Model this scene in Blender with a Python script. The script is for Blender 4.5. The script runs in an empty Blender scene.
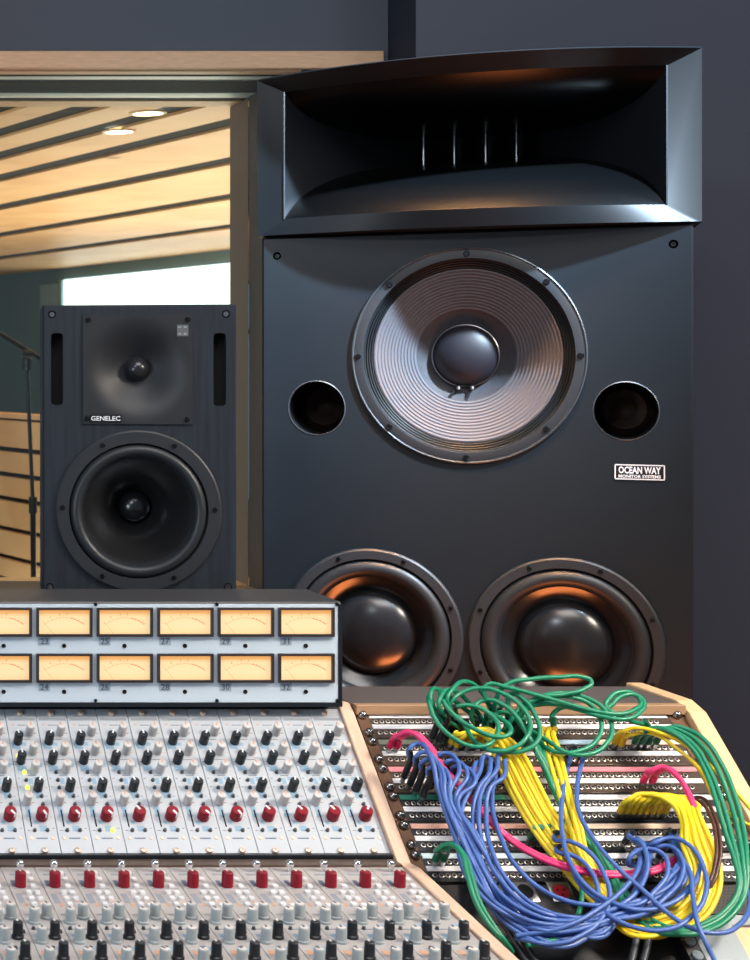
import bpy, bmesh, math, random
from mathutils import Vector, Matrix
random.seed(7)
C = bpy.context.scene.collection
PI = math.pi
# ---------------------------------------------------------------- calibration
F, PX, HY, CZ = 1700.0, -285.0, 365.0, 1.5      # focal (px), principal column, horizon row, camera height

def at(px, py, d):
    return Vector(((px-PX)*d/F, d, CZ-(py-HY)*d/F))

def hit(px, py, P, n):
    r = Vector(((px-PX)/F, 1.0, -(py-HY)/F))
    o = Vector((0, 0, CZ))
    t = (P-o).dot(n)/r.dot(n)
    return o+r*t

# ---------------------------------------------------------------- materials
def mat(name, col, rough=.5, metal=0, spec=.5, noise=0, nscale=40, bump=0, stretch=None, emis=None, estr=0, coat=0):
    m = bpy.data.materials.new(name); m.use_nodes = True
    nt = m.node_tree; b = nt.nodes['Principled BSDF']
    b.inputs['Base Color'].default_value = (*col, 1)
    b.inputs['Roughness'].default_value = rough
    b.inputs['Metallic'].default_value = metal
    b.inputs['Specular IOR Level'].default_value = spec
    b.inputs['Coat Weight'].default_value = coat
    if emis:
        b.inputs['Emission Color'].default_value = (*emis, 1)
        b.inputs['Emission Strength'].default_value = estr
    if noise or bump:
        tc = nt.nodes.new('ShaderNodeTexCoord'); mp = nt.nodes.new('ShaderNodeMapping')
        nz = nt.nodes.new('ShaderNodeTexNoise')
        nt.links.new(tc.outputs['Object'], mp.inputs['Vector']); nt.links.new(mp.outputs['Vector'], nz.inputs['Vector'])
        nz.inputs['Scale'].default_value = nscale; nz.inputs['Detail'].default_value = 5
        if stretch: mp.inputs['Scale'].default_value = stretch
        if noise:
            cr = nt.nodes.new('ShaderNodeValToRGB')
            cr.color_ramp.elements[0].position = .3; cr.color_ramp.elements[1].position = .7
            cr.color_ramp.elements[0].color = (*[c*(1-noise) for c in col], 1)
            cr.color_ramp.elements[1].color = (*[min(1, c*(1+noise)) for c in col], 1)
            nt.links.new(nz.outputs['Fac'], cr.inputs['Fac']); nt.links.new(cr.outputs['Color'], b.inputs['Base Color'])
        if bump:
            bp = nt.nodes.new('ShaderNodeBump'); bp.inputs['Strength'].default_value = bump; bp.inputs['Distance'].default_value = .002
            nt.links.new(nz.outputs['Fac'], bp.inputs['Height']); nt.links.new(bp.outputs['Normal'], b.inputs['Normal'])
    return m

def plank_mat(name, c1, c2, knot, axis_scale):
    """wood with grain, board-to-board tone changes and knots"""
    m = mat(name, c1, .45); nt = m.node_tree; b = nt.nodes['Principled BSDF']
    tc = nt.nodes.new('ShaderNodeTexCoord'); mp = nt.nodes.new('ShaderNodeMapping'); mp.inputs['Scale'].default_value = axis_scale
    nz = nt.nodes.new('ShaderNodeTexNoise'); nz.inputs['Scale'].default_value = 3; nz.inputs['Detail'].default_value = 7
    nz.inputs['Distortion'].default_value = .6
    nt.links.new(tc.outputs['Object'], mp.inputs['Vector']); nt.links.new(mp.outputs['Vector'], nz.inputs['Vector'])
    cr = nt.nodes.new('ShaderNodeValToRGB')
    cr.color_ramp.elements[0].position = .32; cr.color_ramp.elements[1].position = .66
    cr.color_ramp.elements[0].color = (*c2, 1); cr.color_ramp.elements[1].color = (*c1, 1)
    nt.links.new(nz.outputs['Fac'], cr.inputs['Fac'])
    vo = nt.nodes.new('ShaderNodeTexVoronoi'); vo.inputs['Scale'].default_value = 1.7
    nt.links.new(tc.outputs['Object'], vo.inputs['Vector'])
    k = nt.nodes.new('ShaderNodeValToRGB'); k.color_ramp.elements[0].position = .02; k.color_ramp.elements[1].position = .075
    k.color_ramp.elements[0].color = (*knot, 1); k.color_ramp.elements[1].color = (1, 1, 1, 1)
    nt.links.new(vo.outputs['Distance'], k.inputs['Fac'])
    mx = nt.nodes.new('ShaderNodeMix'); mx.data_type = 'RGBA'; mx.blend_type = 'MULTIPLY'; mx.inputs['Factor'].default_value = 1
    nt.links.new(cr.outputs['Color'], mx.inputs[6]); nt.links.new(k.outputs['Color'], mx.inputs[7])
    nt.links.new(mx.outputs[2], b.inputs['Base Color'])
    return m

def glass_mat():
    m = bpy.data.materials.new('pane glass'); m.use_nodes = True; nt = m.node_tree
    nt.nodes.remove(nt.nodes['Principled BSDF']); out = nt.nodes['Material Output']
    t = nt.nodes.new('ShaderNodeBsdfTransparent'); t.inputs['Color'].default_value = (.93, .97, .96, 1)
    g = nt.nodes.new('ShaderNodeBsdfGlossy'); g.inputs['Roughness'].default_value = .02
    fr = nt.nodes.new('ShaderNodeFresnel'); fr.inputs['IOR'].default_value = 1.35
    mx = nt.nodes.new('ShaderNodeMixShader')
    nt.links.new(fr.outputs['Fac'], mx.inputs['Fac']); nt.links.new(t.outputs[0], mx.inputs[1]); nt.links.new(g.outputs[0], mx.inputs[2])
    nt.links.new(mx.outputs[0], out.inputs['Surface'])
    return m

M = dict(
    wall=mat('slate wall fabric', (.106, .120, .146), .85, noise=.08, nscale=900, bump=.25),
    wall_shade=mat('shaded wall return', (.022, .03, .045), .8),  # shade of the left-facing wall return, put into its colour
    teal=mat('teal paint', (.20, .33, .39), .7),
    teal_light=mat('teal light frame', (.34, .50, .56), .6),
    jamb=mat('grey brown lacquer', (.22, .17, .155), .55),
    pine=mat('pale pine', (.86, .54, .31), .5, noise=.1, nscale=12, stretch=(2, 20, 20)),
    plank=plank_mat('ceiling plank pine', (.92, .56, .29), (.78, .42, .19), (.35, .22, .14), (.9, .9, .9)),
    gap=mat('black backing', (.012, .010, .012), .9),
    steelblue=mat('glazing seal pale', (.80, .95, .95), .4),
    felt=mat('dark grey felt', (.05, .055, .062), .9),
    floor=mat('brown oak floor', (.20, .10, .05), .45, noise=.25, nscale=6, stretch=(8, 1, 1)),
    glass=glass_mat(),
    sky=mat('bright daylight pane', (1, 1, 1), .5, emis=(.96, 1, 1), estr=2.2),
    lampglow=mat('lamp glow', (1, 1, 1), .5, emis=(1, .93, .78), estr=9),
    # speakers
    flare=mat('black flare lacquer', (.002, .0022, .0025), .26, spec=.22), rackscrew=mat('dark chrome', (.30, .29, .28), .2, metal=1), cab=mat('satin black cabinet', (.0085, .0125, .017), .38, noise=.05, nscale=8, spec=.5),
    cabside=mat('satin black side', (.013, .013, .015), .5),
    hornm=mat('black fibreglass', (.006, .008, .010), .42, spec=.4),
    hole=mat('hollow black', (.004, .004, .004), .9),
    portin=mat('brown acoustic wool', (.055, .032, .022), .8, noise=.6, nscale=9, bump=.6),
    rubber=mat('rubber surround', (.020, .024, .028), .42),
    ring=mat('dark grey cast frame', (.022, .026, .031), .45),
    ringline=mat('thin bright rim', (.20, .23, .26), .25, metal=.8),
    cone_gloss=mat('glossy black cone', (.012, .012, .013), .2, spec=.7),
    domegloss=mat('glossy black dust cap', (.010, .011, .013), .24, spec=.8),
    cone_grey=mat('grey pleated paper', (.100, .098, .110), .9, spec=.2),
    cone_mid=mat('grey paper apex', (.040, .040, .048), .7, noise=.15, nscale=60),
    domepurple=mat('dark plum dust cap', (.013, .011, .017), .5),
    accordion=mat('black doped cloth', (.018, .021, .024), .4),
    chrome=mat('chrome', (.75, .75, .76), .15, metal=1),
    steel=mat('dull steel', (.42, .42, .43), .3, metal=1),
    bolt=mat('dark bolt', (.05, .055, .06), .35, metal=1),
    ash=mat('black stained ash', (.012, .0175, .026), .5, noise=.38, nscale=14, stretch=(9, 9, .45), bump=.3),
    guide=mat('charcoal waveguide', (.018, .020, .024), .5),
    tweet=mat('tweeter dome', (.05, .05, .055), .25, metal=.6),
    white=mat('white print', (.82, .84, .85), .5),
    badge=mat('black badge', (.006, .006, .007), .4),
    led=mat('dull grey switch', (.12, .13, .14), .5),
    # console
    panel=mat('pale silver blue panel', (.60, .70, .79), .42),
    module=mat('silver white module', (.50, .535, .575), .38, metal=.1),
    modlow=mat('warm silver module', (.56, .53, .52), .35, metal=.25),
    silk=mat('pale blue print', (.27, .42, .55), .5),
    silkgrey=mat('grey print', (.30, .33, .37), .5),
    silkdark=mat('dark print', (.10, .13, .20), .5),
    silkbrown=mat('orange print', (.65, .36, .22), .5),
    blackplastic=mat('black plastic', (.010, .014, .019), .32),
    bezel=mat('brown black bezel', (.035, .026, .026), .4),
    bridge=mat('dark grey painted steel', (.05, .050, .054), .42),
    redknob=mat('crimson knob', (.235, .002, .014), .35, spec=.35),
    redlow=mat('crimson knob matte', (.21, .002, .013), .45, spec=.35),
    greyknob=mat('pale grey knob', (.57, .55, .54), .45),
    greylow=mat('light grey knob', (.33, .37, .38), .45),
    greycap=mat('beige knob cap', (.68, .62, .57), .5),
    button=mat('dark button', (.05, .055, .06), .35),
    whitebutton=mat('white key', (.80, .79, .80), .35),
    lamp_yellow=mat('lit yellow green button', (.75, .85, .1), .4, emis=(.75, .95, .08), estr=1.2),
    lamp_orange=mat('lit orange button', (1, .7, .2), .4, emis=(1, .6, .12), estr=1.5),
    brass=mat('copper screw', (.85, .64, .50), .42, metal=.75),
    wood=mat('maple edge', (.76, .52, .38), .42, noise=.10, nscale=10, stretch=(18, 2, 2)),
    woodr=mat('golden maple', (.84, .55, .30), .42, noise=.08, nscale=7, stretch=(18, 2, 2)),
    tan=mat('tan edge strip', (.42, .25, .14), .5),
    housing=mat('taupe housing top', (.115, .095, .090), .5),
    ear=mat('bronze rack ear', (.17, .085, .045), .42, metal=.35),
    bayface=mat('reflection brown bay face', (.085, .058, .042), .38, metal=.3),  # brown is the warm reflection on the face, put into the base colour
    bayblack=mat('black bay face', (.016, .017, .020), .4),
    strip=mat('white paper strip', (.86, .84, .84), .6),
    s_olive=mat('olive strip', (.26, .29, .20), .6), s_green=mat('green strip', (.03, .26, .16), .6),
    s_pink=mat('pink strip', (.85, .27, .32), .6), s_salmon=mat('salmon strip', (.90, .50, .38), .6),
    s_blue=mat('light blue strip', (.50, .68, .82), .6), s_peach=mat('peach strip', (.88, .66, .50), .6),
    s_cyan=mat('pale cyan strip', (.62, .76, .80), .6),
    jackring=mat('nickel bushing', (.50, .46, .42), .35, metal=.8),
    c_green=mat('green cable', (.008, .225, .115), .38), c_blue=mat('blue cable', (.060, .135, .41), .38),
    c_yellow=mat('yellow cable', (.86, .64, .015), .4), c_pink=mat('pink cable', (.78, .035, .17), .4),
    c_black=mat('black cable', (.03, .035, .042), .4), c_brown=mat('brown cable', (.07, .025, .012), .4),
    b_yellow=mat('yellow boot', (.84, .55, .01), .5), b_green=mat('green boot', (.012, .17, .09), .5), b_pink=mat('pink boot', (.72, .015, .12), .5),
    xlr_red=mat('red socket insert', (.55, .02, .03), .4), brownmetal=mat('brown anodised strip', (.16, .11, .085), .35, metal=.6), perf=mat('perforated steel', (.03, .028, .028), .5), plate=mat('light grey plate', (.34, .40, .43), .45),
)

def dial_mat():
    m = mat('backlit cream dial', (.9, .75, .5), .6); nt = m.node_tree; b = nt.nodes['Principled BSDF']
    tc = nt.nodes.new('ShaderNodeTexCoord'); sp = nt.nodes.new('ShaderNodeSeparateXYZ')
    nt.links.new(tc.outputs['Generated'], sp.inputs[0])
    cr = nt.nodes.new('ShaderNodeValToRGB'); e = cr.color_ramp.elements
    e[0].position = 0; e[0].color = (1, .66, .30, 1); e[1].position = 1; e[1].color = (1, .40, .08, 1)
    for p, c in ((.3, (1, .74, .40, 1)), (.72, (1, .72, .37, 1)), (.86, (1, .50, .15, 1))):
        x = e.new(p); x.color = c
    nt.links.new(sp.outputs['Z'], cr.inputs['Fac']); nt.links.new(cr.outputs['Color'], b.inputs['Emission Color'])
    b.inputs['Emission Strength'].default_value = .78
    b.inputs['Base Color'].default_value = (.35, .25, .15, 1)
    return m
M['dial'] = dial_mat()

# ---------------------------------------------------------------- helpers
def tag(o, label=None, cat=None, group=None, kind=None):
    if label: o['label'] = label
    if cat: o['category'] = cat
    if group: o['group'] = group
    if kind: o['kind'] = kind
    return o

def empty(name, loc=(0, 0, 0), rot=(0, 0, 0), parent=None):
    o = bpy.data.objects.new(name, None); C.objects.link(o); o.location = loc; o.rotation_euler = rot
    o.empty_display_size = .05
    if parent: o.parent = parent
    return o

def obj(name, bm, mats, parent=None, smooth=None, loc=None):
    me = bpy.data.meshes.new(name); bm.to_mesh(me); bm.free()
    for m in (mats if isinstance(mats, (list, tuple)) else [mats]): me.materials.append(m)
    if smooth is not None:
        for p in me.polygons: p.use_smooth = True
        try: me.set_sharp_from_angle(angle=math.radians(smooth))
        except Exception: pass
    o = bpy.data.objects.new(name, me); C.objects.link(o)
    if parent: o.parent = parent
    if loc is not None: o.location = loc
    return o

def link_mesh(name, me, parent, loc=(0, 0, 0), rot=(0, 0, 0)):
    o = bpy.data.objects.new(name, me); C.objects.link(o); o.parent = parent; o.location = loc; o.rotation_euler = rot
    return o

def copy_tree(o, parent=None):
    c = o.copy(); C.objects.link(c); c.parent = parent
    for ch in list(o.children): copy_tree(ch, c)
    return c

def box(bm, x0, x1, y0, y1, z0, z1, mi=0, bev=0):
    g = bmesh.ops.create_cube(bm, size=1)
    for v in g['verts']:
        v.co = Vector(((x0+x1)/2+v.co.x*(x1-x0), (y0+y1)/2+v.co.y*(y1-y0), (z0+z1)/2+v.co.z*(z1-z0)))
    fs = set(f for v in g['verts'] for f in v.link_faces)
    for f in fs: f.material_index = mi
    if bev:
        es = list(set(e for v in g['verts'] for e in v.link_edges))
        r = bmesh.ops.bevel(bm, geom=es, offset=bev, segments=2, affect='EDGES', profile=.5)
        for f in r['faces']: f.material_index = mi
    return bm

def bx(*a, **k):
    return box(bmesh.new(), *a, **k)

def poly(bm, pts, mi=0):
    f = bm.faces.new([bm.verts.new(p) for p in pts]); f.material_index = mi; return f

def prism(bm, prof, x0, x1, mi=0):
    """profile of (y,z) extruded along x"""
    a = [bm.verts.new((x0, y, z)) for y, z in prof]; b = [bm.verts.new((x1, y, z)) for y, z in prof]
    n = len(prof); fs = [bm.faces.new(a), bm.faces.new(b[::-1])]
    for i in range(n): fs.append(bm.faces.new((a[i], b[i], b[(i+1) % n], a[(i+1) % n])))
    for f in fs: f.material_index = mi
    bmesh.ops.recalc_face_normals(bm, faces=fs)

def lathe(bm, prof, axis='y', seg=64, c=(0, 0, 0), mi=0, a0=0, a1=2*PI):
    """profile (r, t): t along the axis"""
    full = abs(a1-a0-2*PI) < 1e-6
    rings = []
    for r, t in prof:
        if r < 1e-7:
            rings.append([bm.verts.new(_ax(0, 0, t, axis, c))]); continue
        n = seg if full else seg+1
        rings.append([bm.verts.new(_ax(r*math.cos(a0+(a1-a0)*i/seg), r*math.sin(a0+(a1-a0)*i/seg), t, axis, c)) for i in range(n)])
    fs = []
    for A, B in zip(rings, rings[1:]):
        n = seg
        for i in range(n):
            j = (i+1) % len(A) if full else i+1
            if len(A) == 1 and len(B) == 1: continue
            jb = (i+1) % len(B) if full else i+1
            if len(A) == 1: fs.append(bm.faces.new((A[0], B[i], B[jb])))
            elif len(B) == 1: fs.append(bm.faces.new((A[i], B[0], A[j])))
            else: fs.append(bm.faces.new((A[i], B[i], B[jb], A[j])))
    for f in fs: f.material_index = mi
    return fs

def _ax(a, b, t, axis, c):
    if axis == 'y': return (c[0]+a, c[1]+t, c[2]+b)
    if axis == 'z': return (c[0]+a, c[1]+b, c[2]+t)
    return (c[0]+t, c[1]+a, c[2]+b)

def tube_between(bm, p, q, r, seg=10, mi=0, r2=None):
    p, q = Vector(p), Vector(q); d = q-p; L = d.length
    g = bmesh.ops.create_cone(bm, cap_ends=True, segments=seg, radius1=r, radius2=r if r2 is None else r2, depth=L,
                              matrix=Matrix.Translation((p+q)/2) @ d.to_track_quat('Z', 'Y').to_matrix().to_4x4())
    for f in set(f for v in g['verts'] for f in v.link_faces): f.material_index = mi
    return bm

def circle_pts(cx, cz, r, n=64, y=0): return [(cx+r*math.cos(2*PI*i/n), y, cz+r*math.sin(2*PI*i/n)) for i in range(n)]
def slot_pts(x0, x1, z0, z1, r, n=6, y=0):
    out = []
    for cx, cz, a in ((x1-r, z1-r, 0), (x0+r, z1-r, PI/2), (x0+r, z0+r, PI), (x1-r, z0+r, 1.5*PI)):
        for i in range(n+1): out.append((cx+r*math.cos(a+PI/2*i/n), y, cz+r*math.sin(a+PI/2*i/n)))
    return out

def board(bm, outer, holes, depth=.02, mi=0):
    """front board in the xz plane at y=0 facing -y, real holes with walls going back to y=depth"""
    es = []
    for loop in [outer]+holes:
        vs = [bm.verts.new(p) for p in loop]
        for i in range(len(vs)): es.append(bm.edges.new((vs[i], vs[(i+1) % len(vs)])))
        if loop is not outer:
            bk = [bm.verts.new((p[0], p[1]+depth, p[2])) for p in loop]
            for i in range(len(vs)):
                f = bm.faces.new((vs[i], bk[i], bk[(i+1) % len(vs)], vs[(i+1) % len(vs)])); f.material_index = mi
    r = bmesh.ops.triangle_fill(bm, use_beauty=True, use_dissolve=False, edges=es)
    for g in r['geom']:
        if isinstance(g, bmesh.types.BMFace):
            g.material_index = mi
            g.normal_update()
            if g.normal.y > 0: g.normal_flip()

def text_mesh(s, size, cx=0, cy=0, ext=.0002, width=None, bold=0):
    """letters as a bmesh in the local xy plane, centred"""
    cu = bpy.data.curves.new('lettering', 'FONT'); cu.body = s; cu.size = size; cu.extrude = ext; cu.resolution_u = 2; cu.offset = bold
    cu.align_x = 'CENTER'; cu.align_y = 'CENTER'
    o = bpy.data.objects.new('lettering', cu); C.objects.link(o)
    bpy.context.view_layer.update()
    me = bpy.data.meshes.new_from_object(o.evaluated_get(bpy.context.evaluated_depsgraph_get()))
    bpy.data.objects.remove(o); bm = bmesh.new(); bm.from_mesh(me); bpy.data.meshes.remove(me)
    xs = [v.co.x for v in bm.verts]; ys = [v.co.y for v in bm.verts]
    w = max(xs)-min(xs); k = width/w if width else 1; mx = (max(xs)+min(xs))/2; my = (max(ys)+min(ys))/2
    for v in bm.verts: v.co.x = (v.co.x-mx)*k+cx; v.co.y = v.co.y-my+cy
    return bm

def stand_up(bm, y=0):   # local xy lettering -> xz plane facing -y
    for v in bm.verts: v.co = Vector((v.co.x, y-v.co.z, v.co.y))
    return bm

def struct(name, bm, m, parent=None, **k):
    o = obj(name, bm, m, parent, **k)
    if not parent: o['kind'] = 'structure'
    return o

# ================================================================ THE ROOM
WD, WB, RD = 4.4, 4.99, 4.23            # window wall front/back, right wall depth
XO0, XO1 = -1.4, 1.5176                  # opening
ZS, ZH = .85, CZ+.7635
struct('floor', bx(-3, 4.2, -.6, 19, -.06, 0), M['floor'])
b = bx(-3, 1.742, WD, WB, ZH+.001, 3.3); box(b, -3, XO0, WD, WB, 0, 3.3); box(b, XO0, XO1, WD, WB, 0, ZS)
box(b, XO1+.004, 1.742, WD, WB, 0, ZH)
struct('wall_back', b, M['wall'])
b = bx(1.744, 4.2, RD, RD+.9, 0, 3.3)
w = struct('wall_right', b, [M['wall'], M['wall_shade']])
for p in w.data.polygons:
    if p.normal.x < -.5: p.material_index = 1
# window: casing, soffit seals, jamb, sill, panes
x1c = 1.722
b = bx(XO0-.05, x1c, WD-.025, WD, at(0, 70, WD).z, at(0, 52.5, WD).z, bev=.003)
struct('trim_1', b, M['pine'])
win = empty('window_1', (0, 0, 0)); win['kind'] = 'structure'
soff = lambda y: .7635*F/(HY-y)
def soffit(y0, y1, m, dz, nm):
    struct(nm, bx(XO0, XO1, soff(y0), soff(y1)-.002, ZH-dz, ZH, ), M[m], win)
soffit(70, 73.2, 'pine', .004, 'window_frame')
soffit(73.4, 75, 'gap', .004, 'window_frame')
soffit(75, 79, 'steelblue', .002, 'window_seal')
soffit(79, 92.5, 'felt', .001, 'window_soffit')
soffit(92.6, 97.5, 'steelblue', .002, 'window_seal')
soffit(97.5, 99.2, 'gap', .003, 'window_seal')
soffit(99.2, 104.9, 'pine', .006, 'window_frame')
b = bx(XO1-.006, XO1, WD, WB, ZS, ZH-.007); struct('window_jamb', b, M['jamb'], win)
struct('window_sill', bx(XO0, XO1, WD-.03, WB+.02, ZS, ZS+.025, bev=.003), M['pine'], win)
struct('window_pane', bx(XO0, XO1-.007, soff(77), soff(77)+.01, ZS+.026, ZH-.008), M['glass'], win)
struct('window_pane', bx(XO0, XO1-.007, soff(95), soff(95)+.01, ZS+.026, ZH-.008), M['glass'], win)

# ---- the room beyond the glass
HC = .85; DV = -.2935
def wallpt(c, px):
    d = c/((px-PX)/F-DV); return Vector(((px-PX)*d/F, d, 0))
dirv = Vector((DV, 1, 0)).normalized()
# ceiling: pine boards with open dark joints running away along dirv
gaps = [1.9, 2.12, 2.36, 2.61, 2.88, 3.19, 3.565, 4.22, 5.12, 6.22, 7.45]
b = bmesh.new()
def ceil_strip(bm, c0, c1, z0, z1, mi):
    pts = []
    for c, d in ((c0, 5.0), (c1, 5.0), (c1, 18), (c0, 18)): pts.append((c+DV*d, d))
    lo = [bm.verts.new((x, y, z0)) for x, y in pts]; hi = [bm.verts.new((x, y, z1)) for x, y in pts]
    fs = [bm.faces.new(lo), bm.faces.new(hi)]+[bm.faces.new((lo[i], hi[i], hi[(i+1) % 4], lo[(i+1) % 4])) for i in range(4)]
    for f in fs: f.material_index = mi
ceil_strip(b, 1.5, 7.6, CZ+HC+.012, CZ+HC+.1, 1)
for c0, c1 in zip(gaps, gaps[1:]):
    g = .052+.016*(c0-1.9)
    ceil_strip(b, c0+g, c1-(g if c1 < 7.4 else 0), CZ+HC, CZ+HC+.011, 0)
struct('ceiling', b, [M['plank'], M['gap']])
# far wall with bright window
def vwall(bm, c, pa, pb, z0, z1, th=.05, mi=0):
    a, q = wallpt(c, pa), wallpt(c, pb); n = Vector((dirv.y, -dirv.x, 0))*th
    if n.x < 0: n = -n
    ps = [a, q, q+n, a+n]
    lo = [bm.verts.new((p.x, p.y, z0)) for p in ps]; hi = [bm.verts.new((p.x, p.y, z1)) for p in ps]
    for f in [bm.faces.new(lo), bm.faces.new(hi)]+[bm.faces.new((lo[i], hi[i], hi[(i+1) % 4], lo[(i+1) % 4])) for i in range(4)]: f.material_index = mi
    bmesh.ops.recalc_face_normals(bm, faces=bm.faces[:])
b = bmesh.new()
vwall(b, 7.45, -60, 260, CZ+.748, CZ+HC+.1); vwall(b, 7.45, -60, 62, 0, CZ+.748); vwall(b, 7.45, 62, 260, 0, CZ-.4)
struct('wall_far', b, M['teal'])
b = bmesh.new(); vwall(b, 7.44, 64, 260, CZ-.4, CZ+.748, .02)
w2 = empty('window_2'); w2['kind'] = 'structure'
struct('window_pane', b, M['sky'], w2)
b = bmesh.new(); vwall(b, 7.42, 58.5, 61.5, CZ-.4, CZ+.748, .04); vwall(b, 7.42, 40, 57.5, 0, CZ+.72, .04)
struct('window_frame', b, M['teal_light'], w2)
# low slatted wood wall
b = bmesh.new(); c = 3.458
vwall(b, c+.03, -110, 70, 0, CZ-.235, .06, 1)
zs = [CZ-.212-.0, CZ-.212-.022]
d0 = wallpt(c, 0).y
ys = [420, 448, 473, 497, 527, 555, 577, 600, 626, 654, 682]
for ya, yb in zip(ys, ys[1:]):
    za = CZ-(ya-HY+(3 if ya > 421 else 0))*d0/F; zb = CZ-(yb-HY-2)*d0/F
    vwall(b, c, -110, 70, zb, za, .028, 0)
vwall(b, c-.01, -110, 70, CZ-.232, CZ-.212, .1, 0)
struct('wall_low', b, [M['plank'], M['gap']])

# downlights in that ceiling
for (px, py, lab) in ((148, 112.5, 'small round recessed ceiling downlight glowing warm, the one nearer the glass head'),
                      (119, 131, 'small round recessed ceiling downlight glowing warm, the one farther from the glass head')):
    d = F*HC/(HY-py); p = at(px, py, d)
    t = tag(empty('ceiling_downlight', (p.x, p.y, CZ+HC)), lab, 'ceiling light', 'downlights in the plank ceiling')
    b = bmesh.new(); lathe(b, [(.062, 0), (.062, -.004), (.05, -.006), (.05, 0)], 'z', 32); obj('trim_ring', b, M['pine'], t, smooth=40)
    b = bmesh.new(); lathe(b, [(.05, -.003), (0, -.003)], 'z', 32); obj('lamp_lens', b, M['lampglow'], t)

# microphone stand behind the glass
dm = 6.3
mp = at(35, 590, dm)
ms = tag(empty('microphone_stand', (mp.x, dm, 0)), 'thin black microphone boom stand standing behind the window in the next room', 'microphone stand')
base = ms.location.copy()
def rel(p): return p-base
b = bmesh.new(); top = at(26.5, 357, dm); tube_between(b, (0, 0, .1), rel(at(33, 505, dm)), .011); tube_between(b, rel(at(33, 505, dm)), rel(top), .0075)
obj('pole', b, M['blackplastic'], ms, smooth=40)
b = bmesh.new(); q = rel(at(33, 505, dm)); tube_between(b, q-Vector((0, 0, .03)), q+Vector((0, 0, .03)), .016); obj('collar', b, M['blackplastic'], ms)
b = bmesh.new(); q = rel(top); tube_between(b, q-Vector((0, 0, .05)), q+Vector((0, 0, .02)), .018); tube_between(b, q+Vector((-.02, -.02, .01)), q+Vector((.02, -.02, .01)), .016)
obj('clutch', b, M['blackplastic'], ms)
b = bmesh.new(); tube_between(b, rel(at(-40, 309, dm)), rel(at(56, 368, dm)), .0085); obj('boom_arm', b, M['blackplastic'], ms, smooth=40)
for k in range(3):
    a = k*2*PI/3+.4; b = bmesh.new(); tube_between(b, (0, 0, .13), (.32*math.cos(a), .32*math.sin(a), .01), .009); obj('leg', b, M['blackplastic'], ms)

# ================================================================ speaker drivers
def screw_head(bm, x, z, r, y=-.001, mi=0):
    lathe(bm, [(r, y+.003), (r, y-.001), (r*.75, y-.003), (r*.35, y-.003), (r*.3, y-.001), (0, y-.001)], 'y', 16, (x, 0, z), mi)

class Frame:
    """a thing standing at an origin, rotated about z; x right, y away, z up"""
    def __init__(s, ox, oy, oz, rz):
        s.o = Vector((ox, oy, oz)); s.rz = rz
        s.ex = Vector((math.cos(rz), math.sin(rz), 0)); s.ey = Vector((-math.sin(rz), math.cos(rz), 0))
    def loc(s, px, py, y=0):
        p = hit(px, py, s.o+s.ey*y, s.ey)-s.o
        return p.dot(s.ex), p.z

# ---------------------------------------------------------------- big cabinet
A = .000301; Z0 = 4.234; T = A*F; RZ = -math.atan(T)
xc = 763; dC = Z0/(1+A*xc)
B = Frame(xc*dC/F, dC, 0, RZ)
xl = B.loc(262, 400)[0]; xr = B.loc(693.5, 400)[0]; ztop = CZ+.272
big = tag(empty('monitor_cabinet', B.o, (0, 0, RZ)), 'tall satin black studio monitor cabinet with grey pleated driver and two woofers', 'speaker')
tc = ((B.loc(352, 355)[0]+B.loc(588, 355)[0])/2, (B.loc(467, 247)[1]+B.loc(467, 464)[1])/2)
TR = (B.loc(588, 355)[0]-B.loc(352, 355)[0]+B.loc(467, 247)[1]-B.loc(467, 464)[1])/4
w1 = ((B.loc(290, 633)[0]+B.loc(456, 633)[0])/2, B.loc(373, 638)[1])
w2c = ((B.loc(468, 646)[0]+B.loc(666, 646)[0])/2, 0)
WR = 1.045*((B.loc(456, 633)[0]-B.loc(290, 633)[0])+(B.loc(666, 646)[0]-B.loc(468, 646)[0]))/4
zt1 = B.loc(373, 548)[1]; zt2 = B.loc(567, 558)[1]
w1 = (w1[0], (zt1+zt2)/2-WR); w2c = (w2c[0], (zt1+zt2)/2-WR)
p1 = (B.loc(316.5, 408)[0], B.loc(316.5, 408)[1]); p2 = (B.loc(626, 411)[0], B.loc(626, 411)[1])
PR = (B.loc(659, 411)[0]-B.loc(593, 411)[0])/2; PL = (B.loc(345, 408)[0]-B.loc(289, 408)[0])/2; PR = (PR+PL)/2
hs = [circle_pts(*tc, TR*.985, 72), circle_pts(*w1, WR*.98, 72), circle_pts(*w2c, WR*.98, 72), circle_pts(*p1, PR, 48), circle_pts(*p2, PR, 48)]
scr = [(B.loc(558-281+0, 256)[0], B.loc(277.5, 256)[1]), B.loc(673.5, 244)]
hs += [circle_pts(x, z, .0085, 16) for x, z in scr]
bv = .004
b = bmesh.new(); board(b, [(xl+bv, 0, bv), (xr-bv, 0, bv), (xr-bv, 0, ztop-bv), (xl+bv, 0, ztop-bv)], hs, .035)
obj('front_baffle', b, M['cab'], big)
b = bmesh.new()
o_ = [(xl+bv, 0, bv), (xr-bv, 0, bv), (xr-bv, 0, ztop-bv), (xl+bv, 0, ztop-bv)]; i_ = [(xl, bv, 0), (xr, bv, 0), (xr, bv, ztop), (xl, bv, ztop)]
k_ = [(xl, .5, 0), (xr, .5, 0), (xr, .5, ztop), (xl, .5, ztop)]
for P_, Q_ in ((o_, i_), (i_, k_)):
    for i in range(4): poly(b, [P_[i], P_[(i+1) % 4], Q_[(i+1) % 4], Q_[i]])
poly(b, k_)
bmesh.ops.remove_doubles(b, verts=b.verts[:], dist=1e-5); bmesh.ops.recalc_face_normals(b, faces=b.faces[:])
obj('cabinet_shell', b, M['cabside'], big)
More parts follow.
